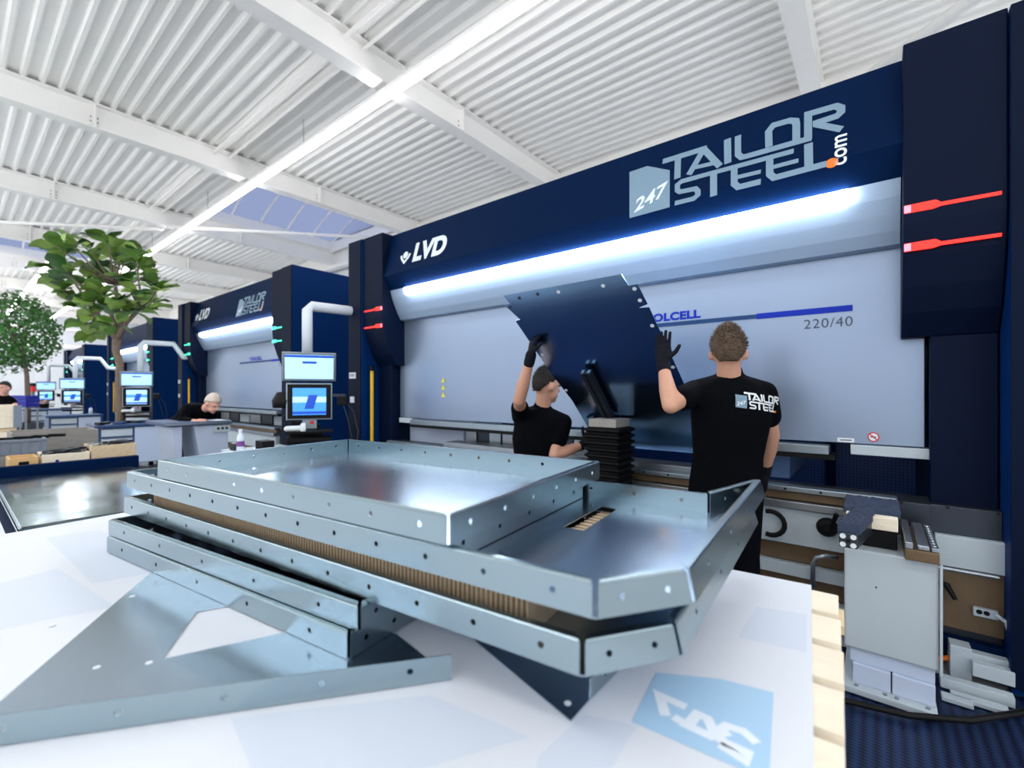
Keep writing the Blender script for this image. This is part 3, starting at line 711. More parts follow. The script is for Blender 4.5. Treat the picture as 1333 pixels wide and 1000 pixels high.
Fp, Lp, Rp = px_plane(584, 673, h1), px_plane(205, 600, h1), px_plane(817, 605, h1)
u_ = (Lp-Fp); w__ = (Rp-Fp); w__ = w__-u_*(w__.dot(u_)/u_.dot(u_)); Bp = Lp+w__
quad1 = [Fp, Fp+w__, Bp, Lp]
tray(quad1, quad1, CZ-h1, CZ-h1-E, 'open rectangular steel tray on top of the stack')
cc = sum(quad1, V((0,0,0)))/4
q1b = [cc+(p-cc)*.925 for p in quad1]
tray(q1b, q1b, CZ-h1-E-.006, CZ-h2-E+.004, 'rectangular steel tray nested directly beneath the topmost tray')
dirL = V((RT*-.848+FW*.53)); dirW = V((RT*.53+FW*.848))
P2 = px_plane(775, 761, h2); P2b = P2.copy()
P3, P3b = px_plane(884, 737, h2), px_plane(905, 785, h2+E)
P4, P4b = px_plane(986, 625, h2), px_plane(996, 645, h2+E)
P5 = px_plane(923, 644, h2); P1 = px_plane(165, 615, h2); P6 = P5+dirL*1.716
def flat(p, a, b): d = (b-a); d.z = 0; d.normalize(); return a+d*((p-a).dot(d))
P3 = flat(P3, P2, P3b); P4 = flat(P4, P5, P4b)
CUT = [px_plane(px_, py_, h2+E) for px_, py_ in ((733, 687), (760, 692), (803, 664), (783, 660))]
top2 = [P2, P3, P4, P5, P6, P1]; bot2 = [P2b, P3b, P4b, P5, P6, P1]
tray(top2, bot2, CZ-h2, CZ-h2-E, 'long steel tray with angled end, upper one on brown cardboard spacer', [2, 4, 2, 13, 5, 13], cut=CUT)
sh = RT*-.017+FW*.009
top3 = [p+sh for p in top2]; bot3 = [p+sh for p in bot2]
tray(top3, bot3, CZ-h3, CZ-h3-E, 'long steel tray with angled end under the cardboard spacer', [2, 4, 2, 13, 5, 13])
A4, B4 = px_plane(467.6, 792.5, h4), px_plane(141, 678, h4)
A5, B5 = px_plane(454, 828, h5), px_plane(139, 699, h5)
for A_, B__, hh, lb in ((A4, B4, h4, 'rectangular steel tray supporting the long angled trays'), (A5, B5, h5, 'lowest rectangular steel tray lying on the white board')):
    d = (B__-A_).normalized(); wv = V((-d.y, d.x, 0))
    if wv.dot(FW) < 0: wv = -wv
    q = [A_, A_+wv*.69, B__+wv*.69, B__]
    tray(q, q, CZ-hh, CZ-hh-E+(.004 if hh == h5 else .006), lb, [9, 5, 9, 5])
# cardboard spacers with flutes
def spacer(a, b, depth, z0, z1, label, step=.0026):
    a = V(a); b = V(b); d = (b-a); L = d.length; d.normalize(); nrm = V((d.y, -d.x, 0))
    if nrm.dot(V((0,0,0))-a) < 0: nrm = -nrm
    mb = MB(); n = int(L/step); fr = []
    for i in range(n+1): fr.append(a+d*(i*step+(.0006 if i % 4 in (1, 3) else 0))+nrm*((.004 if i % 4 < 2 else -.012)))
    back = [fr[-1]-nrm*depth, fr[0]-nrm*depth]
    pts = [V((p.x, p.y, z0)) for p in fr+back]
    mb.prism(pts, (0, 0, z1-z0)); o = mb.build('cardboard_spacer', 'cardboard'); return tag(o, label, 'cardboard')
inn = dirW*.045
s0 = P2+sh+inn+dirL*.115; s1 = P1+sh+inn-dirL*.12
spacer(s0, s1, .30, CZ-h3-E+.003, CZ-h2-E-.002, 'long brown fluted cardboard spacer between the two angled trays')
a, b, c_, d_c = [p.copy() for p in CUT]; ctr = (a+b+c_+d_c)/4
a, b, c_, d_c = [ctr+(p-ctr)*1.25 for p in (a, b, c_, d_c)]
mb = MB(); nfl = 11
for i in range(nfl):
    t0_, t1_ = i/nfl, (i+.5)/nfl
    q = [a.lerp(d_c, t0_), b.lerp(c_, t0_), b.lerp(c_, t1_), a.lerp(d_c, t1_)]
    mb.prism([V((p.x, p.y, CZ-h3-E+.004)) for p in q], (0, 0, h3-h2-.02))
mb.box(ctr.x-.02, ctr.x+.02, ctr.y-.02, ctr.y+.02, CZ-h3-E+.004, CZ-h3-E+.02)
tag(mb.build('cardboard_spacer', 'cardboard'), 'short brown fluted cardboard strip seen through the opening in the upper angled tray', 'cardboard')
# V-shaped plate in front
fl = thing('notched_plate', PS(250, 850), 'flat V-notched steel plate with folded edge on the white board', 'steel plate')
out = [PS(*p, .0015) for p in [(196,747),(-80,984),(588,886),(552,856),(516,827),(420,815),(385,822),(211,860),(256,798),(300,790),(330,770)]]
MB().prism(out, (0, 0, .0015)).build('plate', 'galv_flat', fl)
a, b = PS(-80, 984, .002), PS(588, 886, .002)
mb = MB(); holed(mb, a, b, a+V((0,0,.045)), b+V((0,0,.045)), 5); mb.build('flange', 'galv', fl, solid=.002)
for p in ((126,871),(68,816),(194,865),(172,778)):
    MB().lathe(PS(*p, .003), [(.006, 0), (.006, .0006)], 12).build('punched_hole', 'label_white', fl)
cp = thing('corner_plate', PS(730, 890), 'flat steel corner plate poking out under the angled trays', 'steel plate')
MB().prism([PS(*p, .0015) for p in [(600,820),(743,941),(768,912),(806,874),(790,820),(700,790)]], (0,0,.0015)).build('plate', 'galv_flat', cp)
a, b = PS(768, 912, .003), PS(806, 874, .003); mb = MB(); holed(mb, a, b, a+V((0,0,.034)), b+V((0,0,.034)), 1); mb.build('flange', 'galv', cp, solid=.002)
MB().lathe(PS(739, 918, .003), [(.006, 0), (.006, .0006)], 12).build('punched_hole', 'label_white', cp)

# ================================================================== PEOPLE
def remeshed(mb, name, m, parent, vox, smooth_it=4):
    me = bpy.data.meshes.new(name); me.from_pydata(mb.v, [], mb.f)
    b = bmesh.new(); b.from_mesh(me); bmesh.ops.recalc_face_normals(b, faces=b.faces); b.to_mesh(me); b.free()
    o = bpy.data.objects.new(name, me); scene.collection.objects.link(o)
    r = o.modifiers.new('r', 'REMESH'); r.mode = 'VOXEL'; r.voxel_size = vox; r.use_smooth_shade = True
    s_ = o.modifiers.new('s', 'SMOOTH'); s_.iterations = smooth_it; s_.factor = .5
    dg = bpy.context.evaluated_depsgraph_get(); me2 = bpy.data.meshes.new_from_object(o.evaluated_get(dg))
    bpy.data.objects.remove(o); bpy.data.meshes.remove(me)
    o0 = ROOT[parent.name]
    for v in me2.vertices: v.co -= o0
    for p in me2.polygons: p.use_smooth = True
    me2.materials.clear(); me2.materials.append(MATS[m]); me2.name = name
    o = bpy.data.objects.new(name, me2); scene.collection.objects.link(o); o.parent = parent; ROOT[o.name] = o0
    return o
def hand(mb, wr, d, pn, thumb, curl=.3, k=1.0, spread=.05):
    """wr wrist, d finger direction, pn palm normal, thumb = direction from palm to the thumb side"""
    d = V(d).normalized(); pn = V(pn); pn = (pn-d*pn.dot(d)).normalized(); th = V(thumb); th = (th-d*th.dot(d)-pn*th.dot(pn)).normalized()
    K = wr+d*.092*k
    mb.loft([(wr-d*.02*k, th*.027*k, pn*.022*k), (wr+d*.03*k, th*.037*k, pn*.019*k), (wr+d*.07*k, th*.043*k, pn*.017*k), (K, th*.040*k, pn*.014*k)], 12)
    for i, (o_, L) in enumerate(((.030, .072), (.010, .082), (-.010, .077), (-.029, .060))):
        p = K+th*o_*k-d*.008*k; a = curl*.6; dd = (d+th*(spread*o_/.03)).normalized(); r = .0098*k
        for s_, fr in enumerate((.45, .32, .23)):
            q = p+(dd*math.cos(a)+pn*math.sin(a))*(L*fr*k); mb.cap(p, q, r, r*.92, 8); p = q; r *= .92; a += curl
    p = wr+d*.032*k+th*.03*k; a = th*.75+d*.62+pn*.25*(.5+curl)
    a.normalize(); q = p+a*.042*k; mb.cap(p, q, .0135*k, .0115*k, 8)
    a2 = (a*.75+d*.6+pn*.3*(.3+curl)).normalized(); mb.cap(q, q+a2*.032*k, .0115*k, .0095*k, 8)
def person(loc, label, J, ft, fh, hair, vox=.011, gloves=True, sleeve=.55, skin='skin', hand_dirs=None, tilt=0.0, wide=1.0, shoe=True):
    t = thing('person', loc, label, 'person'); ft = V(ft).normalized(); up = V((0,0,1)); rt = ft.cross(up).normalized()
    pel, ch, nb, hc = J['pelvis'], J['chest'], J['neck'], J['head']
    sp = (nb-pel).normalized(); fwd = (ft-sp*ft.dot(sp)).normalized(); r2 = fwd.cross(sp).normalized()
    shL = J.get('shL', nb-sp*.088-r2*.165*wide); shR = J.get('shR', nb-sp*.088+r2*.165*wide)
    hipL = pel-rt*.095-up*.03; hipR = pel+rt*.095-up*.03
    def torso(g):
        return [(pel-sp*.10, r2*(.165+g)*wide, fwd*(.105+g)), (pel, r2*(.17+g)*wide, fwd*(.112+g)), (pel.lerp(ch, .45), r2*(.158+g)*wide, fwd*(.108+g)),
                (ch, r2*(.182+g)*wide, fwd*(.122+g)), (ch.lerp(nb, .55), r2*(.18+g)*wide, fwd*(.112+g)), (nb-sp*.055, r2*(.155+g)*wide, fwd*(.088+g)), (nb-sp*.012, r2*(.085+g), fwd*(.066+g))]
    # head frame
    fh = V(fh).normalized(); hr = fh.cross(up).normalized(); hu = hr.cross(fh).normalized()
    M = Matrix((hr, fh, hu)).transposed()
    b = MB(); b.loft(torso(-.012)); b.cap(nb-sp*.05, hc-hu*.05-fh*.015, .062, .056)
    b.ell(hc+hu*.015-fh*.008, .076, .097, .105, M); b.ell(hc-hu*.055+fh*.028, .057, .066, .062, M)
    b.cap(hc-hu*.098+fh*.066, hc-hu*.095+fh*.06, .022, .026); b.cap(hc+fh*.088+hu*.01, hc+fh*.106-hu*.028, .009, .014)
    b.ell(hc+fh*.084+hu*.022, .05, .014, .012, M)
    for s_ in (-1, 1): b.ell(hc+hr*s_*.083-fh*.005-hu*.012, .011, .021, .032, M)
    for sh, el, wr in ((shL, J['elL'], J['wrL']), (shR, J['elR'], J['wrR'])):
        b.cap(nb-sp*.04, sh, .055, .05); b.cap(sh, el, .05, .042); b.cap(el, el.lerp(wr, .35), .043, .044); b.cap(el.lerp(wr, .35), wr, .044, .027)
    kn = {}
    for s_, hip in (('L', hipL), ('R', hipR)):
        k_, a_ = J['kn'+s_], J['an'+s_]; b.cap(hip, k_, .07, .048); b.cap(k_, a_, .048, .035)
    hd_ = hand_dirs or {}
    for s_ in ('L', 'R'):
        wr = J['wr'+s_]; d0 = (wr-J['el'+s_]).normalized(); sg = 1 if s_ == 'L' else -1
        d, pn, th, cu = hd_.get(s_, (d0, fwd.cross(d0) if False else rt*sg, fwd, .35))
        if gloves:
            g = MB(); hand(g, V(wr), d, pn, th, cu, 1.08); g.cap(V(wr)-d0*.05, V(wr)+V(d).normalized()*.01, .036, .036, 12); remeshed(g, 'glove', 'glove', t, .0045, 2)
        else: hand(b, V(wr), d, pn, th, cu)
    body = remeshed(b, 'body', skin, t, vox if gloves else min(vox, .009), 3)
    for s_ in (-1, 1):
        MB().ell(hc+fh*.090+hr*s_*.031+hu*.008, .011, .006, .006, M, 10, 6).build('eye', 'eye_dark', body, smooth=True)
        MB().ell(hc+fh*.092+hr*s_*.031+hu*.026, .018, .006, .004, M, 10, 6).build('eyebrow', hair, body, smooth=True)
    MB().ell(hc+fh*.088-hu*.066, .024, .008, .005, M, 10, 6).build('mouth', 'lips', body, smooth=True)
    # shirt
    s = MB(); s.loft(torso(.012)); s.cap(nb-sp*.035, nb+sp*.004, .078, .066)
    for sh, el, wr in ((shL, J['elL'], J['wrL']), (shR, J['elR'], J['wrR'])):
        s.cap(nb-sp*.045, sh-sp*.005, .066, .064); s.cap(ch.lerp(sh, .55), sh-sp*.01, .08, .066)
        if sleeve <= 1: s.cap(sh-sp*.005, sh.lerp(el, sleeve), .066, .066)
        else: s.cap(sh, el, .066, .058); s.cap(el, el.lerp(wr, sleeve-1), .058, .042)
    shirt = remeshed(s, 'shirt', 'shirt', t, max(.009, vox), 5)
    tr_ = MB(); tr_.loft([(pel-up*.06, rt*.172*wide, ft*.118), (pel+sp*.03, r2*.178*wide, fwd*.118), (pel+sp*.06, r2*.17*wide, fwd*.112)])
    for s_, hip in (('L', hipL), ('R', hipR)):
        k_, a_ = J['kn'+s_], J['an'+s_]; tr_.cap(hip, k_, .094, .066); tr_.cap(k_, a_+up*.01, .066, .058)
        if shoe:
            sm_ = MB(); sm_.loft([(a_+up*.03-ft*.04, rt*.038, ft*.045), (a_-up*.03+ft*.02, rt*.042, ft*.10), (a_-up*.062+ft*.05, rt*.046, ft*.135), (a_-up*.085+ft*.05, rt*.045, ft*.132)])
            remeshed(sm_, 'shoe', 'shoe', t, max(.011, vox), 3)
    remeshed(tr_, 'trousers', 'trousers', t, max(.012, vox), 4)
    # hair: shell over the skull down to the hairline
    h = MB(); nu, nv = 56, 36; idx = {}
    for i in range(nv+1):
        for k in range(nu):
            th, a = math.pi*i/nv, 2*math.pi*k/nu; dl = V((math.sin(th)*math.cos(a), math.sin(th)*math.sin(a), math.cos(th)))
            tuft = (.007*noise.noise(dl*6)+.007*noise.noise(dl*16))*(.35+.65*max(0, dl.z)); gr = 1.0+ .09*max(0, dl.z)
            p = V((dl.x*.083, dl.y*.103, dl.z*.112*gr))*(1+tuft*8)
            idx[i, k] = len(h.v); h.v.append(hc+hu*.015-fh*.008+M @ p)
    for i in range(nv):
        for k in range(nu):
            th, a = math.pi*(i+.5)/nv, 2*math.pi*(k+.5)/nu; dy = math.sin(th)*math.sin(a); dz = math.cos(th)
            lim = .42 if dy > .6 else (.05+ .37*max(0, dy)/.6 if dy > -.2 else .05-.62*min(1, (-dy-.2)/.5))
            if dz > lim: h.f.append([idx[i, k], idx[i, (k+1) % nu], idx[i+1, (k+1) % nu], idx[i+1, k]])
    if vox <= .011:                # short tufts standing off the shell
        rr = random.Random(11); fs0 = list(h.f); c0 = hc+hu*.015-fh*.008
        for k in range(1500):
            f = rr.choice(fs0); p = sum((h.v[i] for i in f), V((0,0,0)))/len(f)+V([rr.uniform(-.003, .003) for _ in range(3)])
            o_ = (p-c0).normalized(); top = max(0, o_.dot(hu)); d = (o_+fh*rr.uniform(-.5, .5)+hr*rr.uniform(-.6, .6)+hu*(.5*top-.25)).normalized()
            L = rr.uniform(.007, .013)+.012*top; a_ = d.orthogonal().normalized()*.0026; b_2 = d.cross(a_).normalized()*.0026
            h.add([p-o_*.004+a_, p-o_*.004-a_*.5+b_2, p-o_*.004-a_*.5-b_2, p+d*L], [[0, 1, 3], [1, 2, 3], [2, 0, 3]])
    h.build('hair', hair, t, smooth=True, solid=.006 if vox > .011 else .002)
    return t, shirt, dict(shL=shL, shR=shR, r2=r2, fwd=fwd, sp=sp)
# man at the right of the raised sheet
UP = V((0,0,1))
fA = V((-.42, .9, 0)).normalized(); rA = fA.cross(UP)
pA = at(944, 632, 2.42); nA = at(950, 488, 2.38)
JA = dict(pelvis=pA, chest=at(950, 545, 2.40), neck=nA, head=at(948, 459, 2.345), elL=at(873, 528, 2.25), wrL=at(863, 474, 2.43), elR=at(1004, 566, 2.46), wrR=at(995, 614, 2.62),
          knL=V((pA.x, pA.y, .50))-rA*.11+fA*.03, knR=V((pA.x, pA.y, .50))+rA*.11+fA*.03, anL=V((pA.x, pA.y, .105))-rA*.12, anR=V((pA.x, pA.y, .105))+rA*.12)
tA, shirtA, fr = person(V((pA.x, pA.y, .012)), 'man in black printed T-shirt pushing the raised sheet with one flat gloved hand', JA, fA, (-.25, .97, 0), 'hair_brown', .010,
    hand_dirs={'L': (V((-.02, .05, 1)), -HN, RT, .08), 'R': (V((-.1, .25, -1)), -rA, fA, .4)})
# print on the back of the shirt, wrapped to the surface by ray casting
def shirt_print(shirt, centre, n_out, ux, uy, k):
    o0 = ROOT[shirt.name]
    def wrap(p, e):
        ok, loc, nr, i = shirt.ray_cast(p+n_out*.3-o0, -n_out, distance=.8)
        return (loc+o0+n_out*e) if ok else p
    def mp(p): return centre+ux*((p[0]-LB[0]-LW*.5)*k)+uy*((p[1]-LB[1]-.15)*k)
    def fine(vs, fs, m_, nm_, e):
        b = bmesh.new(); bv = [b.verts.new(mp(v)) for v in vs]
        for f in fs:
            try: b.faces.new([bv[i] for i in f])
            except ValueError: pass
        bmesh.ops.subdivide_edges(b, edges=[e_ for e_ in b.edges if e_.calc_length() > .012], cuts=4, use_grid_fill=True)
        bmesh.ops.triangulate(b, faces=b.faces)
        mb = MB(); b.verts.index_update(); mb.add([wrap(v.co, e) for v in b.verts], [[v.index for v in f.verts] for f in b.faces]); b.free()
        mb.build(nm_, m_, shirt, recalc=False)
    for i_, (pts, w_) in enumerate(LOGO_GREY): pass
    vs_, fs_ = [], []
    for pts, w_ in LOGO_GREY:
        vs, fs = stroke([hp(*p) for p in pts], w_*.9); n = len(vs_); vs_ += vs; fs_ += [[i+n for i in f] for f in fs]
    fine(vs_, fs_, 'label_white', 'printed_lettering', .004)
    c0, c1 = LOGO_SHAPE[4], LOGO_SHAPE[2]; g = 8; vs = []; fs = []
    for i in range(g+1):
        for j in range(g+1): vs.append((c0[0]+(c1[0]-c0[0])*i/g, c0[1]+(c1[1]+.02-c0[1])*j/g))
    for i in range(g):
        for j in range(g): fs.append([i*(g+1)+j, (i+1)*(g+1)+j, (i+1)*(g+1)+j+1, i*(g+1)+j+1])
    fine(vs, fs, 'logo_grey', 'printed_emblem', .0035)
    tv, tf = text2d('247', .16, .004, .1); sc = (c1[0]-c0[0])*.8/max(v[0] for v in tv)
    fine([(c0[0]+.025+v[0]*sc, c0[1]+.04+v[1]*sc+v[0]*sc*.3) for v in tv], tf, 'label_white', 'printed_number', .0045)
    d = [(LOGO_DOT[0]+.03*math.cos(a), LOGO_DOT[1]+.03*math.sin(a)) for a in [math.pi*2*i/12 for i in range(12)]]
    fine(d, [list(range(12))], 'orange', 'printed_dot', .0045)
nO = (-fA+rA*.35).normalized(); uxA = UP.cross(nO).normalized()
if uxA.dot(RT) < 0: uxA = -uxA
cpt = at(979, 526, 2.33)
shirt_print(shirtA, cpt, nO, (uxA-UP*.14).normalized(), UP, .245/LW)
# man at the left of the raised sheet
fB = V((-.3, .95, 0)).normalized(); rB = fB.cross(UP)
pB = at(699, 628, 3.41)
JB = dict(pelvis=pB, chest=at(700, 574, 3.37), neck=at(706, 530, 3.33), head=at(712, 502, 3.31), elL=at(676, 521, 3.08), wrL=at(691, 464, 2.93), elR=at(722, 592, 3.22), wrR=at(764, 578, 3.30),
          knL=V((pB.x, pB.y, .42))-rB*.13+fB*.10, knR=V((pB.x, pB.y, .42))+rB*.13+fB*.10, anL=V((pB.x, pB.y, .1))-rB*.14-fB*.10, anR=V((pB.x, pB.y, .1))+rB*.14-fB*.10)
person(V((pB.x, pB.y, .012)), 'man in plain black T-shirt gripping the sheet edge above his head', JB, fB, RT*.86+FW*.42+V((0,0,-.12)), 'hair_dark', .010,
    hand_dirs={'L': (UP*1+RT*.15+FW*-.05, RT*.9+FW*.3, FW*-1+RT*.3, .75), 'R': (RT*.5+UP*.95, FW+RT*.3, UP+RT*-.4, .25)})
# bald man bending over the table
pC = at(236, 556, 6.05); fC = (RT*.75+FW*-.35).normalized(); rC = fC.cross(UP)
JC = dict(pelvis=pC, chest=at(254, 540, 6.0), neck=at(267, 531, 5.95), head=at(277, 525, 5.9), elL=at(262, 549, 6.05), wrL=at(280, 550, 6.0), elR=at(238, 548, 5.72), wrR=at(256, 549, 5.62),
          knL=V((pC.x, pC.y, .48))-rC*.1, knR=V((pC.x, pC.y, .48))+rC*.1, anL=V((pC.x, pC.y, .095))-rC*.11, anR=V((pC.x, pC.y, .095))+rC*.11)
person(V((pC.x, pC.y, 0)), 'bald man in dark long sleeves leaning over the grey table', JC, fC, RT*.8+FW*-.25+V((0,0,-.55)), 'hair_white', .014, gloves=False, sleeve=1.7, skin='skin_pale')
# man behind the far wooden crate, facing the camera
pD = at(2, 549, 9.3); fD = -FW; rD = fD.cross(UP)
JD = dict(pelvis=pD, chest=at(3, 528, 9.3), neck=at(5, 514, 9.28), head=at(6, 505, 9.22), elL=at(19, 526, 9.3), wrL=at(20, 536, 9.15), elR=at(-13, 528, 9.3), wrR=at(-10, 540, 9.1),
          knL=V((pD.x, pD.y, .48))-rD*.1, knR=V((pD.x, pD.y, .48))+rD*.1, anL=V((pD.x, pD.y, .095))-rD*.1, anR=V((pD.x, pD.y, .095))+rD*.1)
person(V((pD.x, pD.y, 0)), 'dark haired man facing out behind the tall plank crate', JD, fD, -FW+RT*.1, 'hair_dark', .016, gloves=False, skin='skin_pale')
pE = at(55, 536, 15.6); fE = (FW*.6+RT*-.8).normalized(); rE = fE.cross(UP)
JE = dict(pelvis=pE, chest=at(54, 524, 15.6), neck=at(53.5, 515, 15.6), head=at(52.5, 509, 15.55), elL=at(47, 523, 15.5), wrL=at(45, 524, 15.2), elR=at(58, 524, 15.4), wrR=at(48, 524, 15.1),
          knL=V((pE.x, pE.y, .46))-rE*.1, knR=V((pE.x, pE.y, .46))+rE*.1, anL=V((pE.x, pE.y, .095))-rE*.1, anR=V((pE.x, pE.y, .095))+rE*.1)
person(V((pE.x, pE.y, 0)), 'small distant man standing at the farthest screens', JE, fE, RT*-.9+FW*.3, 'hair_white', .018, gloves=False, skin='skin_pale')

# ================================================================== CONTROL CONSOLES
def console(c, k, label, arm, n=None, variant=0, bench=None):
    """c = centre between the two screens"""
    n = (n or V((-c.x, -c.y, 0))).normalized(); r = UP.cross(n).normalized()
    t = thing('control_console', V((c.x, c.y, 0)) if bench is None else V((c.x, c.y, bench)), label, 'control console')
    nt = (n+UP*-.25).normalized(); ut = nt.cross(r).normalized() if nt.cross(r).z > 0 else r.cross(nt).normalized()
    cu = c+UP*.165*k+n*.02*k
    h1_ = MB().obox(cu-nt*.02*k, r*.265*k, ut*.155*k, nt*.02*k).build('upper_housing', 'alu', t, bevel=.006*k)
    MB().obox(cu+nt*.001*k, r*.238*k, ut*.13*k, nt*.002*k).build('screen', 'screen_white', h1_)
    MB().obox(cu+ut*.115*k+nt*.003*k, r*.238*k, ut*.012*k, nt*.001*k).build('screen_bar', 'screen_dark', h1_)
    MB().obox(cu+ut*.05*k+nt*.003*k, r*.07*k, ut*.012*k, nt*.001*k).build('screen_bar', 'screen_dark', h1_)
    cl = c-UP*.205*k
    h2_ = MB().obox(cl-n*.03*k, r*.228*k, UP*.198*k, n*.03*k).build('lower_housing', 'alu', t, bevel=.006*k)
    MB().obox(cl+n*.001*k, r*.215*k, UP*.185*k, n*.002*k).build('bezel', 'black_plastic', h2_)
    MB().obox(cl+n*.004*k, r*.165*k, UP*.145*k, n*.002*k).build('screen', 'screen_blue' if variant == 0 else 'screen_white', h2_)
    s_ = cl+n*.0075*k
    MB().obox(s_+UP*.02*k, r*.165*k, UP*.03*k, n*.0005*k).build('screen_band', 'screen_white' if variant == 0 else 'screen_blue', h2_)
    MB().poly([s_+n*.001*k+r*a*k+UP*b*k for a, b in ((-.05, -.08), (.04, -.08), (.08, .07), (-.01, .07))]).build('screen_model', 'screen_dark', h2_)
    MB().obox(s_+UP*-.12*k+n*.001*k, r*.165*k, UP*.014*k, n*.0005*k).build('screen_band', 'screen_dark', h2_)
    if variant == 2: MB().obox(s_+r*.1*k+n*.001*k, r*.05*k, UP*.08*k, n*.0005*k).build('screen_patch', 'screen_teal', h2_)
    # tray, handwheel, pedestal
    z0 = 0 if bench is None else bench
    MB().obox(c-UP*.45*k, r*.07*k, UP*.045*k, n*.02*k).build('screen_neck', 'alu', t)
    tr_ = MB().obox(c-UP*.52*k+n*.08*k, r*.23*k, UP*.012*k, n*.13*k).build('keyboard_tray', 'black_plastic', t, bevel=.004)
    MB().obox(c-UP*.60*k+n*.06*k, r*.21*k, UP*.02*k, n*.12*k).build('lower_tray', 'black_plastic', t)
    MB().lathe(c-UP*.48*k+n*.16*k-r*.06*k, [(.012*k, -.18*k), (.028*k, -.16*k), (.03*k, -.03*k), (.055*k, -.02*k), (.055*k, .02*k), (.02*k, .025*k)], 14, r).build('handwheel', 'label_white', tr_)
    MB().lathe(c-UP*.44*k+n*.09*k+r*.02*k, [(.02*k, 0), (.02*k, .025*k), (.012*k, .03*k)], 12).build('stop_button', 'red', tr_)
    p0 = c-n*.10*k; zz = p0.z-.42*k
    if bench is None:
        MB().prism([V((p0.x, p0.y, 0))+r*a+UP*b for a, b in ((-.34, .0), (.26, .0), (.22, .62), (.1, 1.0), (-.18, 1.05), (-.26, .62))], n*-.16).build('pedestal', 'black_plastic', t, bevel=.01)
        MB().lathe(V((p0.x, p0.y, 1.27))-r*.26, [(.10, -.08), (.11, 0), (.06, .09)], 14, UP).build('speaker_ball', 'black_plastic', t, smooth=True)
    pts = [V(p) for p in arm]; MB().tube(pts, .055*k, 12).build('support_arm', 'pipe_white', t, smooth=True)
    # hanging lead with holder
    g = c+r*.33*k-UP*.2*k
    hb = MB().obox(g, r*.05*k, UP*.05*k, n*.05*k).build('lead_holder', 'black_plastic', t, bevel=.01*k)
    MB().tube([g+r*.03*k, g+r*.12*k-UP*.12*k, g+r*.17*k-UP*.35*k, g+r*.15*k-UP*.5*k], .006*k, 6).build('lead', 'dark_steel', hb)
    MB().tube([g+r*.0*k, g+r*.06*k-UP*.2*k, g+r*.12*k-UP*.5*k], .006*k, 6).build('lead', 'dark_steel', hb)
    MB().obox((c+g)/2-UP*.04*k-n*.03*k, r*.2*k, UP*.015*k, n*.012*k).build('holder_bracket', 'dark_steel', t)
    return t
c = at(403, 498, 4.9)
q0 = at(400, 462, 4.98); q1 = at(397, 398, 4.98); q1.x, q1.y = q0.x, q0.y
console(c, 1.0, 'two-screen control console on a black pedestal beside the big press brake', [q0, V((q0.x, q0.y, q1.z-.05)), V((q0.x, q0.y+.05, q1.z)), V((q0.x+.08, 3.1, q1.z)), V((-4.842, 3.5, q1.z))])
def far_console(px, py, z, k, label, variant, dy, bench):
    c = at(px, py, z); tp = c+UP*.85
    return console(c, k, label, [c+UP*.25-V((0, -.06, 0)), V((c.x, c.y+.06, tp.z-.06)), V((c.x+.02, c.y+.1, tp.z)), V((c.x+.1, c.y+.55, tp.z)), V((c.x+.15, c.y+.7, tp.z-.25)), V((c.x+.2, c.y+1.0, tp.z-.27))], variant=variant, bench=bench)
far_console(178, 504, 8.6, .92, 'two-screen control console beside the trunk of the big leafed tree', 1, 0, .80)
far_console(94, 507, 12.2, .94, 'two-screen control console showing a blue shape on its lower screen', 1, 0, .80)
far_console(60, 508, 15.5, .92, 'two-screen control console with a green patch, next to the distant man', 2, 0, .80)

# ================================================================== WORKBENCHES
def bench(X, y0, ym, y1, zt, zb, depth, label):
    t = thing('workbench', (X-depth/2, (y0+y1)/2, 0), label, 'workbench')
    B('worktop', 'bench_blue', t, X-depth, X+.03, y0-.08, y1+.05, zt-.04, zt, .004)
    B('carcass', 'bench_blue', t, X-depth+.02, X-.012, y0-.03, y1+.03, zb, zt-.04, .004)
    n = 4; h = (zt-.05-zb)/n
    for i in range(n):
        d = B('drawer', 'pale_paint', t, X-.012, X, y0+.01, ym-.02, zb+i*h+.015, zb+(i+1)*h-.012, .003)
        B('drawer_grip', 'bench_blue', d, X, X+.006, y0+.02, ym-.03, zb+(i+1)*h-.024, zb+(i+1)*h-.014, 0)
    B('door', 'light_blue_paint', t, X-.012, X+.002, ym+.01, y1+.0, zb+.01, zt-.055, .003)
    B('end_post', 'bench_blue', t, X-.03, X+.004, y1+.005, y1+.04, .02, zt-.04, .003)
    for yy in (y0+.05, y1-.1):
        for xx in (X-.1, X-depth+.1): B('foot', 'black_plastic', t, xx-.03, xx+.03, yy, yy+.06, 0, zb, .003)
    return t
bench(-9.9, 1.60, 2.03, 2.47, .80, .13, .7, 'blue and white drawer workbench at the trunk of the big leafed tree')
bench(-14.5, 1.50, 1.95, 2.34, .80, .13, .7, 'blue and white drawer workbench behind the wooden crates')
bench(-20.0, 1.55, 2.0, 2.5, .80, .13, .7, 'small distant drawer workbench near the end wall')
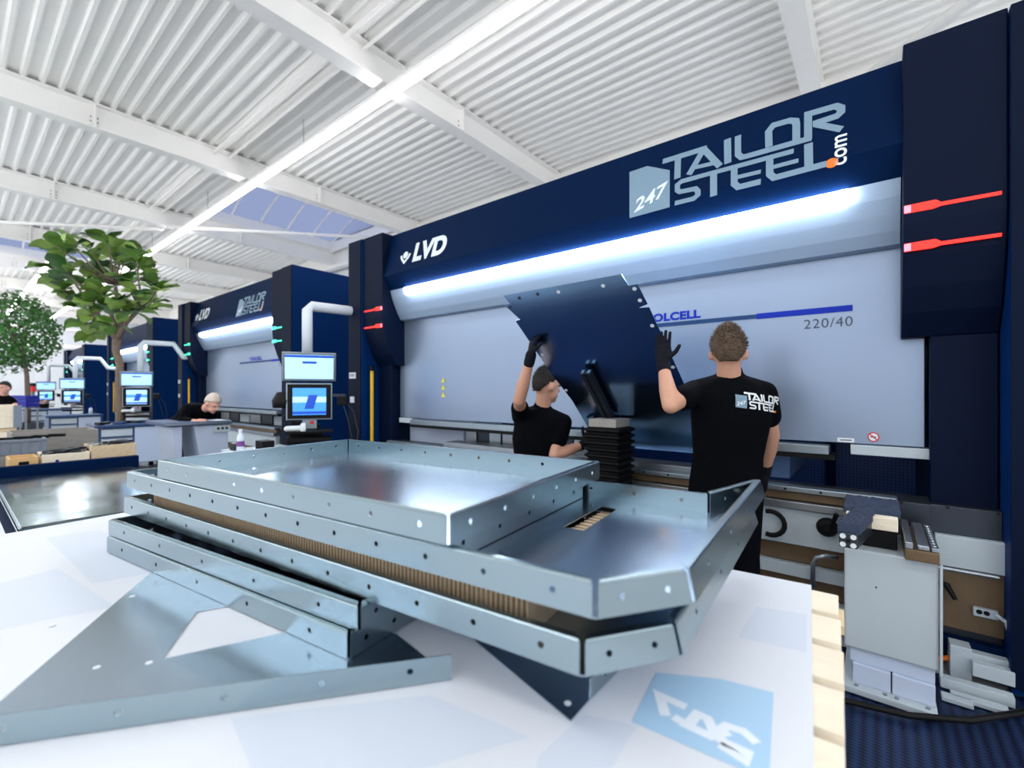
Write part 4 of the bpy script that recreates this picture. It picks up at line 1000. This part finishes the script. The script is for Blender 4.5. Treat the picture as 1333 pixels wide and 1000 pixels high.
# table the bald man leans on
X = -6.42; ya = onX(214, 552, X).y; yb = onX(302, 552, X).y; ztb = onX(260, 549, X).z
tb = thing('assembly_table', (X-.35, (ya+yb)/2, 0), 'grey table with rounded side panels under the bald man', 'table')
B('tabletop', 'bench_blue', tb, X-.8, X+.02, ya, yb, ztb-.045, ztb, .01)
B('edge_strip', 'alu', tb, X+.021, X+.03, ya, yb, ztb-.035, ztb-.012, .002)
def leg_panel(pa, pb):
    y0, y1 = onX(pa, 590, X).y, onX(pb, 590, X).y; zt_ = ztb-.05; n = 10
    pts = [(X-.02, y0+.0, zt_)]+[(X-.02, y0+.09*math.sin(math.pi*.5*i/n), zt_-(zt_-.12)*i/n) for i in range(1, n+1)]+[(X-.02, y1, .12), (X-.02, y1, zt_)]
    MB().prism(pts, (-.6, 0, 0)).build('side_panel', 'light_blue_paint', tb, bevel=.01)
leg_panel(222, 238); leg_panel(253, 298)
a, b = onX(278, 553, X+.005), onX(300, 562, X+.005)
sb = B('socket_box', 'pale_paint', tb, X-.03, X+.01, a.y, b.y, b.z, a.z-.012, .004)
for i in range(3): MB().lathe((X+.01, a.y+.05+i*(b.y-a.y-.08)/2.3, (a.z+b.z)/2), [(.016, 0), (.016, .003)], 10, V((1,0,0))).build('socket', 'black_plastic', sb)
B('foot_bar', 'black_plastic', tb, X-.65, X-.05, ya+.1, yb-.05, 0, .12, .004)
pp = at(281, 545.5, 5.75); o = MB().box(pp.x-.1, pp.x+.1, pp.y-.07, pp.y+.07, ztb+.001, ztb+.006).build('paper_sheet', 'label_white'); tag(o, 'white paper lying before the bald man', 'paper')
# low table with bottle
zt2 = .80; c = onZ(313, 588, zt2)
lt = thing('side_table', (c.x, c.y, 0), 'low pale side table carrying the bottle and small boxes', 'table')
B('tabletop', 'pale_paint', lt, c.x-.3, c.x+.35, c.y-.06, c.y+.5, zt2-.03, zt2, .004)
for sx in (-.27, .3):
    for sy in (-.05, .42): B('leg', 'steel', lt, c.x+sx, c.x+sx+.04, c.y+sy, c.y+sy+.04, 0, zt2-.03, .002)
bt = thing('water_bottle', (c.x, c.y, zt2), 'clear water bottle with purple label on the side table', 'bottle')
MB().lathe((c.x, c.y, zt2+.001), [(.03, 0), (.034, .01), (.034, .05), (.034, .12), (.032, .135), (.014, .175), (.014, .19)], 14).build('bottle_body', 'bottle_clear', bt, smooth=True)
MB().lathe((c.x, c.y, zt2+.05), [(.0352, 0), (.0352, .05)], 14).build('bottle_label', 'purple', bt)
MB().lathe((c.x, c.y, zt2+.19), [(.017, 0), (.017, .022)], 12).build('bottle_cap', 'label_white', bt)
for dx, dy, w_, h_, m_, lb in ((-.14, .02, .06, .07, 'dark_steel', 'small dark metal part beside the bottle'), (.12, .17, .08, .10, 'black_plastic', 'black box behind the bottle on the side table')):
    o = MB().box(c.x+dx-w_, c.x+dx+w_, c.y+dy-w_*.7, c.y+dy+w_*.7, zt2+.001, zt2+h_).build('small_box', m_, bevel=.006); tag(o, lb, 'box')
# tools on the workbenches
rnd = random.Random(3)
for i in range(7):
    x, y = -9.9-.08-rnd.random()*.5, 1.62+i*.128
    o = MB().obox((x, y, .822), V((.05+.1*rnd.random(), .05*rnd.random(), 0)), V((-.02, .03+.015*rnd.random(), 0)), V((0, 0, .02))).build('hand_tool', ['black_plastic', 'dark_steel', 'bench_blue'][i % 3], bevel=.008)
    tag(o, ['stubby black tool at the drawer end of the workbench by the tree', 'grey steel tool next to the stubby black tool', 'blue tool between two darker tools on the workbench', 'black tool beside the blue tool on the workbench', 'grey steel tool halfway along the workbench top', 'blue tool beside the console foot on the workbench', 'black tool at the door end of the workbench'][i], 'tool', 'tools on the workbench')
for px, X_, lb in ((118, -14.7, 'blue capped bottle on the workbench behind the crates'),):
    p = onX(px, 527, X_); o = thing('spray_bottle', (p.x, p.y, .80), lb, 'bottle')
    MB().lathe((p.x, p.y, .801), [(.035, 0), (.035, .13), (.015, .16)], 12).build('bottle_body', 'bottle_clear', o, smooth=True); MB().lathe((p.x, p.y, .96), [(.02, 0), (.02, .04)], 10).build('bottle_cap', 'logo_blue', o)

# ================================================================== SHEET STACK AND CRATES
ZS = .60
st = thing('sheet_table', (-4.9, .9, 0), 'low dark table carrying the polished sheets', 'table')
B('table_frame', 'navy', st, -6.05, -3.75, .22, 1.25, .47, .55, .005)
for sx in (-6.0, -3.9):
    for sy in (.27, 1.12): B('leg', 'navy', st, sx, sx+.1, sy, sy+.1, 0, .47, .003)
for i in range(5):
    dx = (.012, -.02, .02, -.01, 0)[i]; z0 = .551+i*.0098
    o = MB().box(-6.0+dx, -3.80+dx, 0.275+dx*.8, 1.2+dx, z0, z0+.009).build('steel_sheet', 'sheet_steel', bevel=.001)
    tag(o, ['lowest', 'second lowest', 'middle', 'second highest'][i]+' polished steel sheet of the low pile before the crates' if i < 4 else 'top polished steel sheet of the low pile, mirroring the lights', 'steel sheet', 'pile of polished sheets')
# grey board edge seen left of the sheets
o = MB().box(-4.5, -2.9, -1.2, .22, .50, .56).build('spare_board', 'white_board', bevel=.003); tag(o, 'white board lying flat beside the polished sheets', 'board')
for sx in (-4.4, -3.1):
    for sy in (-1.1, .0): B('board_trestle', 'wood', o, sx, sx+.1, sy, sy+.1, 0, .5, .003)
tr_ = thing('parts_trolley', (-7.0, .8, 0), 'dark blue flat trolley carrying the wooden crates', 'trolley')
y_end = onX(180, 605, -6.15).y
B('front_rail', 'navy', tr_, -6.2, -6.12, -.9, y_end, .56, .685, .005)
B('deck', 'navy', tr_, -8.2, -6.2, -.9, y_end, .56, .61, .005)
for sx in (-6.4, -8.1):
    for sy in (-.7, y_end-.2): MB().lathe((sx, sy, .08), [(.08, -.025), (.08, .025)], 14, V((0,1,0))).build('wheel', 'black_plastic', tr_)
    for sy in (-.7, y_end-.2): B('wheel_fork', 'dark_steel', tr_, sx-.03, sx+.03, sy-.04, sy+.04, .15, .56, .003)
def crate(X, pa, pb, zt, zb, depth, m, label, planks=2, inside=None, name='wooden_crate'):
    y0, y1 = onX(pa, 600, X).y, onX(pb, 600, X).y
    t = thing(name, (X-depth/2, (y0+y1)/2, zb), label, 'crate')
    h = (zt-zb)/planks; th = .016
    for i in range(planks):
        za, zc = zb+i*h+.002, zb+(i+1)*h-.002
        B('plank', m, t, X-th, X, y0, y1, za, zc, .003); B('plank', m, t, X-depth, X-depth+th, y0, y1, za, zc, .003)
        B('plank', m, t, X-depth+th, X-th, y0, y0+th, za, zc, .003); B('plank', m, t, X-depth+th, X-th, y1-th, y1, za, zc, .003)
    B('bottom_board', m, t, X-depth+th, X-th, y0+th, y1-th, zb, zb+.012, 0)
    if inside:
        r = random.Random(int(pa*10+7))
        for i in range(inside):
            c = V((X-depth*(.3+.4*r.random()), y0+(y1-y0)*(.22+.56*r.random()), zt-.012+.03*r.random())); a = r.random()*3.1; s_ = .04+.05*r.random()
            MB().obox(c, V((math.cos(a), math.sin(a), .2*r.random()))*s_*1.6, V((-math.sin(a), math.cos(a), 0))*s_*.5, V((0, 0, .012))).build('metal_part', ['dark_steel', 'steel', 'black_plastic'][i % 3], t)
        B('part_heap', 'dark_steel', t, X-depth+th, X-th, y0+th, y1-th, zb+.012, zt-.022, 0)
    return t, y0, y1
def zx(py, X, px=80): return onX(px, py, X).z
X = -6.32; zb = .612
c1_, y0, y1 = crate(X, 11, 50, zx(592, X), zb, .33, 'plywood', 'small yellow plywood box with black label plate', 1)
B('label_plate', 'black_plastic', c1_, X, X+.004, y0+(y1-y0)*.33, y0+(y1-y0)*.68, zx(602, X), zx(597, X), 0)
c2_, y0, y1 = crate(X, 55, 117, zx(590.5, X), zb, .40, 'wood_pale', 'pale open crate of dark metal parts with a blue dot', 1, 14)
MB().lathe((X, y0+(y1-y0)*.3, (zb+zx(591, X))/2), [(.014, 0), (.014, .002)], 12, V((1,0,0))).build('blue_dot', 'logo_blue', c2_)
crate(X, 119, 177, zx(583.5, X), zb, .40, 'wood', 'brown open crate of metal parts at the end of the trolley', 1, 14)
# grey plastic crate on a riser behind the yellow box
X = -6.75; z_top = zx(572, X, 30); z_b = zx(592, X, 30); y0, y1 = onX(-12, 580, X).y, onX(61, 580, X).y
rs, _, _ = crate(X, -12, 61, z_b-.003, zb, .45, 'wood_grey', 'low grey wooden box under the grey plastic crate', 1)
gc = thing('plastic_crate', (X-.2, (y0+y1)/2, z_b), 'grey ribbed plastic crate standing behind the yellow plywood box', 'crate')
for (xa, xb, ya_, yb_) in ((X-.02, X, y0, y1), (X-.40, X-.38, y0, y1), (X-.38, X-.02, y0, y0+.02), (X-.38, X-.02, y1-.02, y1)): B('side_wall', 'grey_crate', gc, xa, xb, ya_, yb_, z_b, z_top, .004)
B('bottom_board', 'grey_crate', gc, X-.38, X-.02, y0+.02, y1-.02, z_b, z_b+.01, 0)
B('rim', 'grey_crate', gc, X, X+.012, y0-.01, y1+.01, z_top-.025, z_top, .003)
for i in range(5): yy = y0+.05+(y1-y0-.1)*i/4; B('rib', 'grey_crate', gc, X, X+.009, yy-.006, yy+.006, z_b+.01, z_top-.026, .002)
for i in range(4):
    o_ = MB().obox((X-.1-.06*i, y0+.1+.13*i, z_top+.004), V((.03, .06, 0)), V((.02, -.01, 0)), V((0, 0, .015))).build('metal_part', 'black_plastic', gc)
X = -7.5; crate(X, 15, 128, zx(561, X), zb, .6, 'wood_grey', 'large weathered grey pallet collar behind the smaller crates', 2)
X = -9.6; zb9 = 0.0
zq = zx(557, X, 15)
cr9, y0, y1 = crate(X, -40, 24, zx(528, X, 15), zq, .8, 'wood_pale', 'tall pale plank crate with metal corners before the dark haired man', 2)
for yy in (y1-.05,): B('corner_post', 'grey_crate', cr9, X, X+.02, yy, yy+.085, zq, zx(528, X, 15), .004)
ut, _, _ = crate(-9.62, -40, 11, zq-.055, .0, .8, 'wood_pale', 'lower plank crate under the tall pale crate', 3)
B('skid', 'wood', ut, -10.35, -9.62, onX(-38, 560, -9.62).y, onX(22, 560, -9.62).y, zq-.054, zq-.002, .003)
# blue crate and trolley, farther off
c = at(30, 522, 12.5); bc = thing('blue_crate', (c.x, c.y, 1.38-22/592*12.5-.12), 'deep blue plastic crate between the two distant men', 'crate')
zt_, zb_ = c.z+.15, c.z-.17
for i in range(3): MB().obox(V((c.x, c.y, zb_+.055+i*.107)), RT*.27, FW*.18, UP*.05).build('side_band', 'blue_crate', bc, bevel=.006)
bs = thing('crate_stand', (c.x, c.y, 0), 'steel stand under the deep blue crate', 'stand')
for a in (-.24, .24):
    for b in (-.15, .15): q = V((c.x, c.y, 0))+RT*a+FW*b; MB().box(q.x-.02, q.x+.02, q.y-.02, q.y+.02, 0, zb_-.03).build('leg', 'steel', bs)
MB().obox(V((c.x, c.y, zb_-.02)), RT*.28, FW*.19, UP*.012).build('shelf', 'steel', bs)
p = onZ(39, 552, .0); o = thing('orange_pump_truck', (p.x, p.y, 0), 'small orange handled pallet truck on the far floor', 'pallet truck')
MB().lathe((p.x, p.y, .02), [(.12, 0), (.14, .05), (.10, .2), (.06, .26)], 12).build('pump', 'orange', o)
MB().tube([(p.x, p.y, .25), (p.x-.15, p.y-.1, .95)], .02, 8).build('handle', 'steel', o)
for s_ in (-.16, .16): MB().obox(V((p.x, p.y, .06))+RT*s_-FW*.45, RT*.06, FW*.5, UP*.03).build('fork', 'steel', o)
p = at(42, 505, 20); o = thing('red_cabinet', (p.x, p.y, 0), 'red and black machine box standing before the end wall', 'cabinet')
MB().obox(V((p.x, p.y, p.z-.05)), RT*.13, FW*.1, UP*.12).build('red_box', 'red', o, bevel=.01); MB().obox(V((p.x, p.y, p.z+.14)), RT*.14, FW*.1, UP*.07).build('black_lid', 'black_plastic', o, bevel=.01)
MB().obox(V((p.x, p.y, (p.z-.17)/2)), RT*.06, FW*.06, UP*(p.z-.17)/2).build('post', 'grey_crate', o)

# ================================================================== TREES
def leaf_mesh(name, L, W, m, seed):
    r = random.Random(seed); n = 6; vs = []; fs = []
    for i in range(n+1):
        t = i/n; w_ = W*(.12+math.sin(math.pi*min(1, t**1.35))**.8*.95) if 0 < i < n else W*.06
        z = .12*L*math.sin(t*2.2)-.10*L*t*t*r.uniform(.6, 2.2); wav = .04*L*math.sin(t*9+seed)
        vs += [V((t*L, -w_, z+.16*w_+wav)), V((t*L, 0, z-.1*w_)), V((t*L, w_, z+.16*w_-wav))]
    for i in range(n):
        for k in range(2): fs.append([i*3+k, i*3+k+1, (i+1)*3+k+1, (i+1)*3+k])
    me = bpy.data.meshes.new(name); me.from_pydata(vs, [], fs); me.materials.append(MATS[m])
    for p in me.polygons: p.use_smooth = True
    return me
zt_ = 8.5; base = at(156, 545, zt_); base.z = 0
big = thing('potted_tree', (base.x, base.y, 0), 'big leafed indoor tree with a bare trunk in a dark planter', 'tree')
MB().lathe((base.x, base.y, 0), [(.24, 0), (.28, .05), (.32, .42), (.30, .42), (.29, .38)], 20).build('planter', 'planter', big, smooth=False)
MB().lathe((base.x, base.y, .36), [(.28, 0), (.27, .015)], 20).build('soil', 'soil', big)
tp = at(152, 441, zt_)
trk = MB().tube([V((base.x, base.y, .3)), at(157, 540, zt_), at(155, 510, zt_), at(156, 475, zt_), at(151, 455, zt_), tp], [.085, .075, .065, .06, .06, .065], 10)
trk.build('trunk', 'bark', big, smooth=True)
rnd = random.Random(21); tips = []; bm_ = MB()
targets = [(62,312),(85,310),(112,315),(140,308),(160,312),(180,325),(55,345),(78,350),(100,340),(120,360),(175,345),(200,355),(212,375),(70,375),(90,385),(112,395),(135,345),(150,330),
           (185,385),(208,395),(165,365),(130,425),(112,415),(98,400),(145,400),(195,405),(175,410),(160,390),(120,335),(95,365),(205,365),(142,430),(120,440),(70,330),(190,340),(150,360),(165,330),(105,430),(132,380),(60,365)]
targets = [(152+(a-152)*.90, 378+(b-378)*.90) for a, b in targets]
hubs = [at(140, 395, zt_-.2), at(165, 390, zt_+.1), at(150, 370, zt_), at(120, 400, zt_+.3), at(185, 400, zt_-.1)]
for h in hubs:
    mid = tp.lerp(h, .5)+V((rnd.uniform(-.08, .08), rnd.uniform(-.08, .08), 0)); bm_.tube([tp-V((0,0,.03)), mid, h], [.05, .038, .028], 7)
for (a, b) in targets:
    q = at(a, b, zt_+rnd.uniform(-.85, .85)); h = min(hubs, key=lambda k: (k-q).length)
    mid = h.lerp(q, .5)+V((0, 0, -.06)); bm_.tube([h, mid, q], [.024, .016, .009], 6); tips.append((q, (q-mid).normalized()))
bm_.build('branches', 'bark', big, smooth=True)
LM = [leaf_mesh('leaf', .33, .115, m_, i) for i, m_ in enumerate(['leaf_a', 'leaf_b', 'leaf_c', 'leaf_a', 'leaf_b'])]
o0 = ROOT[big.name]
for q, d in tips:
    for k in range(7):
        o = bpy.data.objects.new('leaf', rnd.choice(LM)); scene.collection.objects.link(o); o.parent = big
        a = 2*math.pi*k/7+rnd.uniform(-.4, .4); e = rnd.uniform(-.5, .75)
        dr = V((math.cos(a)*math.cos(e), math.sin(a)*math.cos(e), math.sin(e)))*.9+d*.5
        o.rotation_mode = 'QUATERNION'; o.rotation_quaternion = dr.to_track_quat('X', 'Z') @ Matrix.Rotation(rnd.uniform(-.6, .6), 4, 'X').to_quaternion()
        s_ = rnd.uniform(.75, 1.15); o.scale = (s_, s_, s_); o.location = q-o0-d*rnd.uniform(0, .14)
# small leafed tree
z2 = 13.0; b2 = at(36, 530, z2)
sm = thing('small_leafed_tree', (b2.x, b2.y, 0), 'dense small leafed round crowned tree farther down the hall', 'tree')
MB().lathe((b2.x, b2.y, 0), [(.26, 0), (.34, .45), (.31, .45), (.30, .40)], 18).build('planter', 'planter', sm)
MB().tube([V((b2.x, b2.y, .4)), at(36, 515, z2), at(35, 490, z2), at(32, 470, z2)], [.07, .06, .05, .05], 8).build('trunk', 'bark', sm, smooth=True)
lf = MB(); br = MB(); rnd = random.Random(5); cc = at(18, 432, z2); R_ = [1.0, 1.0, 1.15]
for i in range(14):
    a = rnd.random()*6.28; e = rnd.uniform(-.2, 1.3); q = cc+V((math.cos(a)*math.cos(e)*.8, math.sin(a)*math.cos(e)*.8, math.sin(e)*.9-.2)); s0_ = at(32, 472, z2)
    br.tube([s0_, s0_.lerp(q, .5)+V((0, 0, .1)), q], [.03, .02, .01], 5)
br.build('branches', 'bark', sm)
for i in range(3600):
    d = V((rnd.gauss(0, 1), rnd.gauss(0, 1), rnd.gauss(0, 1))).normalized(); rr = rnd.uniform(.55, 1.0)**.6
    cl = 1+.16*noise.noise(d*3.2)
    q = cc+V((d.x*R_[0], d.y*R_[1], d.z*R_[2]))*rr*cl
    a = (d+V((rnd.gauss(0, .6), rnd.gauss(0, .6), rnd.gauss(0, .6)))).normalized(); s_ = a.orthogonal().normalized(); s_ = Matrix.Rotation(rnd.random()*6.28, 3, a) @ s_; t_ = a.cross(s_)
    L = rnd.uniform(.09, .15); W = L*.3
    lf.add([q, q+s_*L*.5+t_*W+a*.01, q+s_*L, q+s_*L*.5-t_*W+a*.01], [[0, 1, 2], [0, 2, 3]])
o = lf.build('foliage', 'leaf_small', sm, recalc=False); o['kind'] = 'stuff'
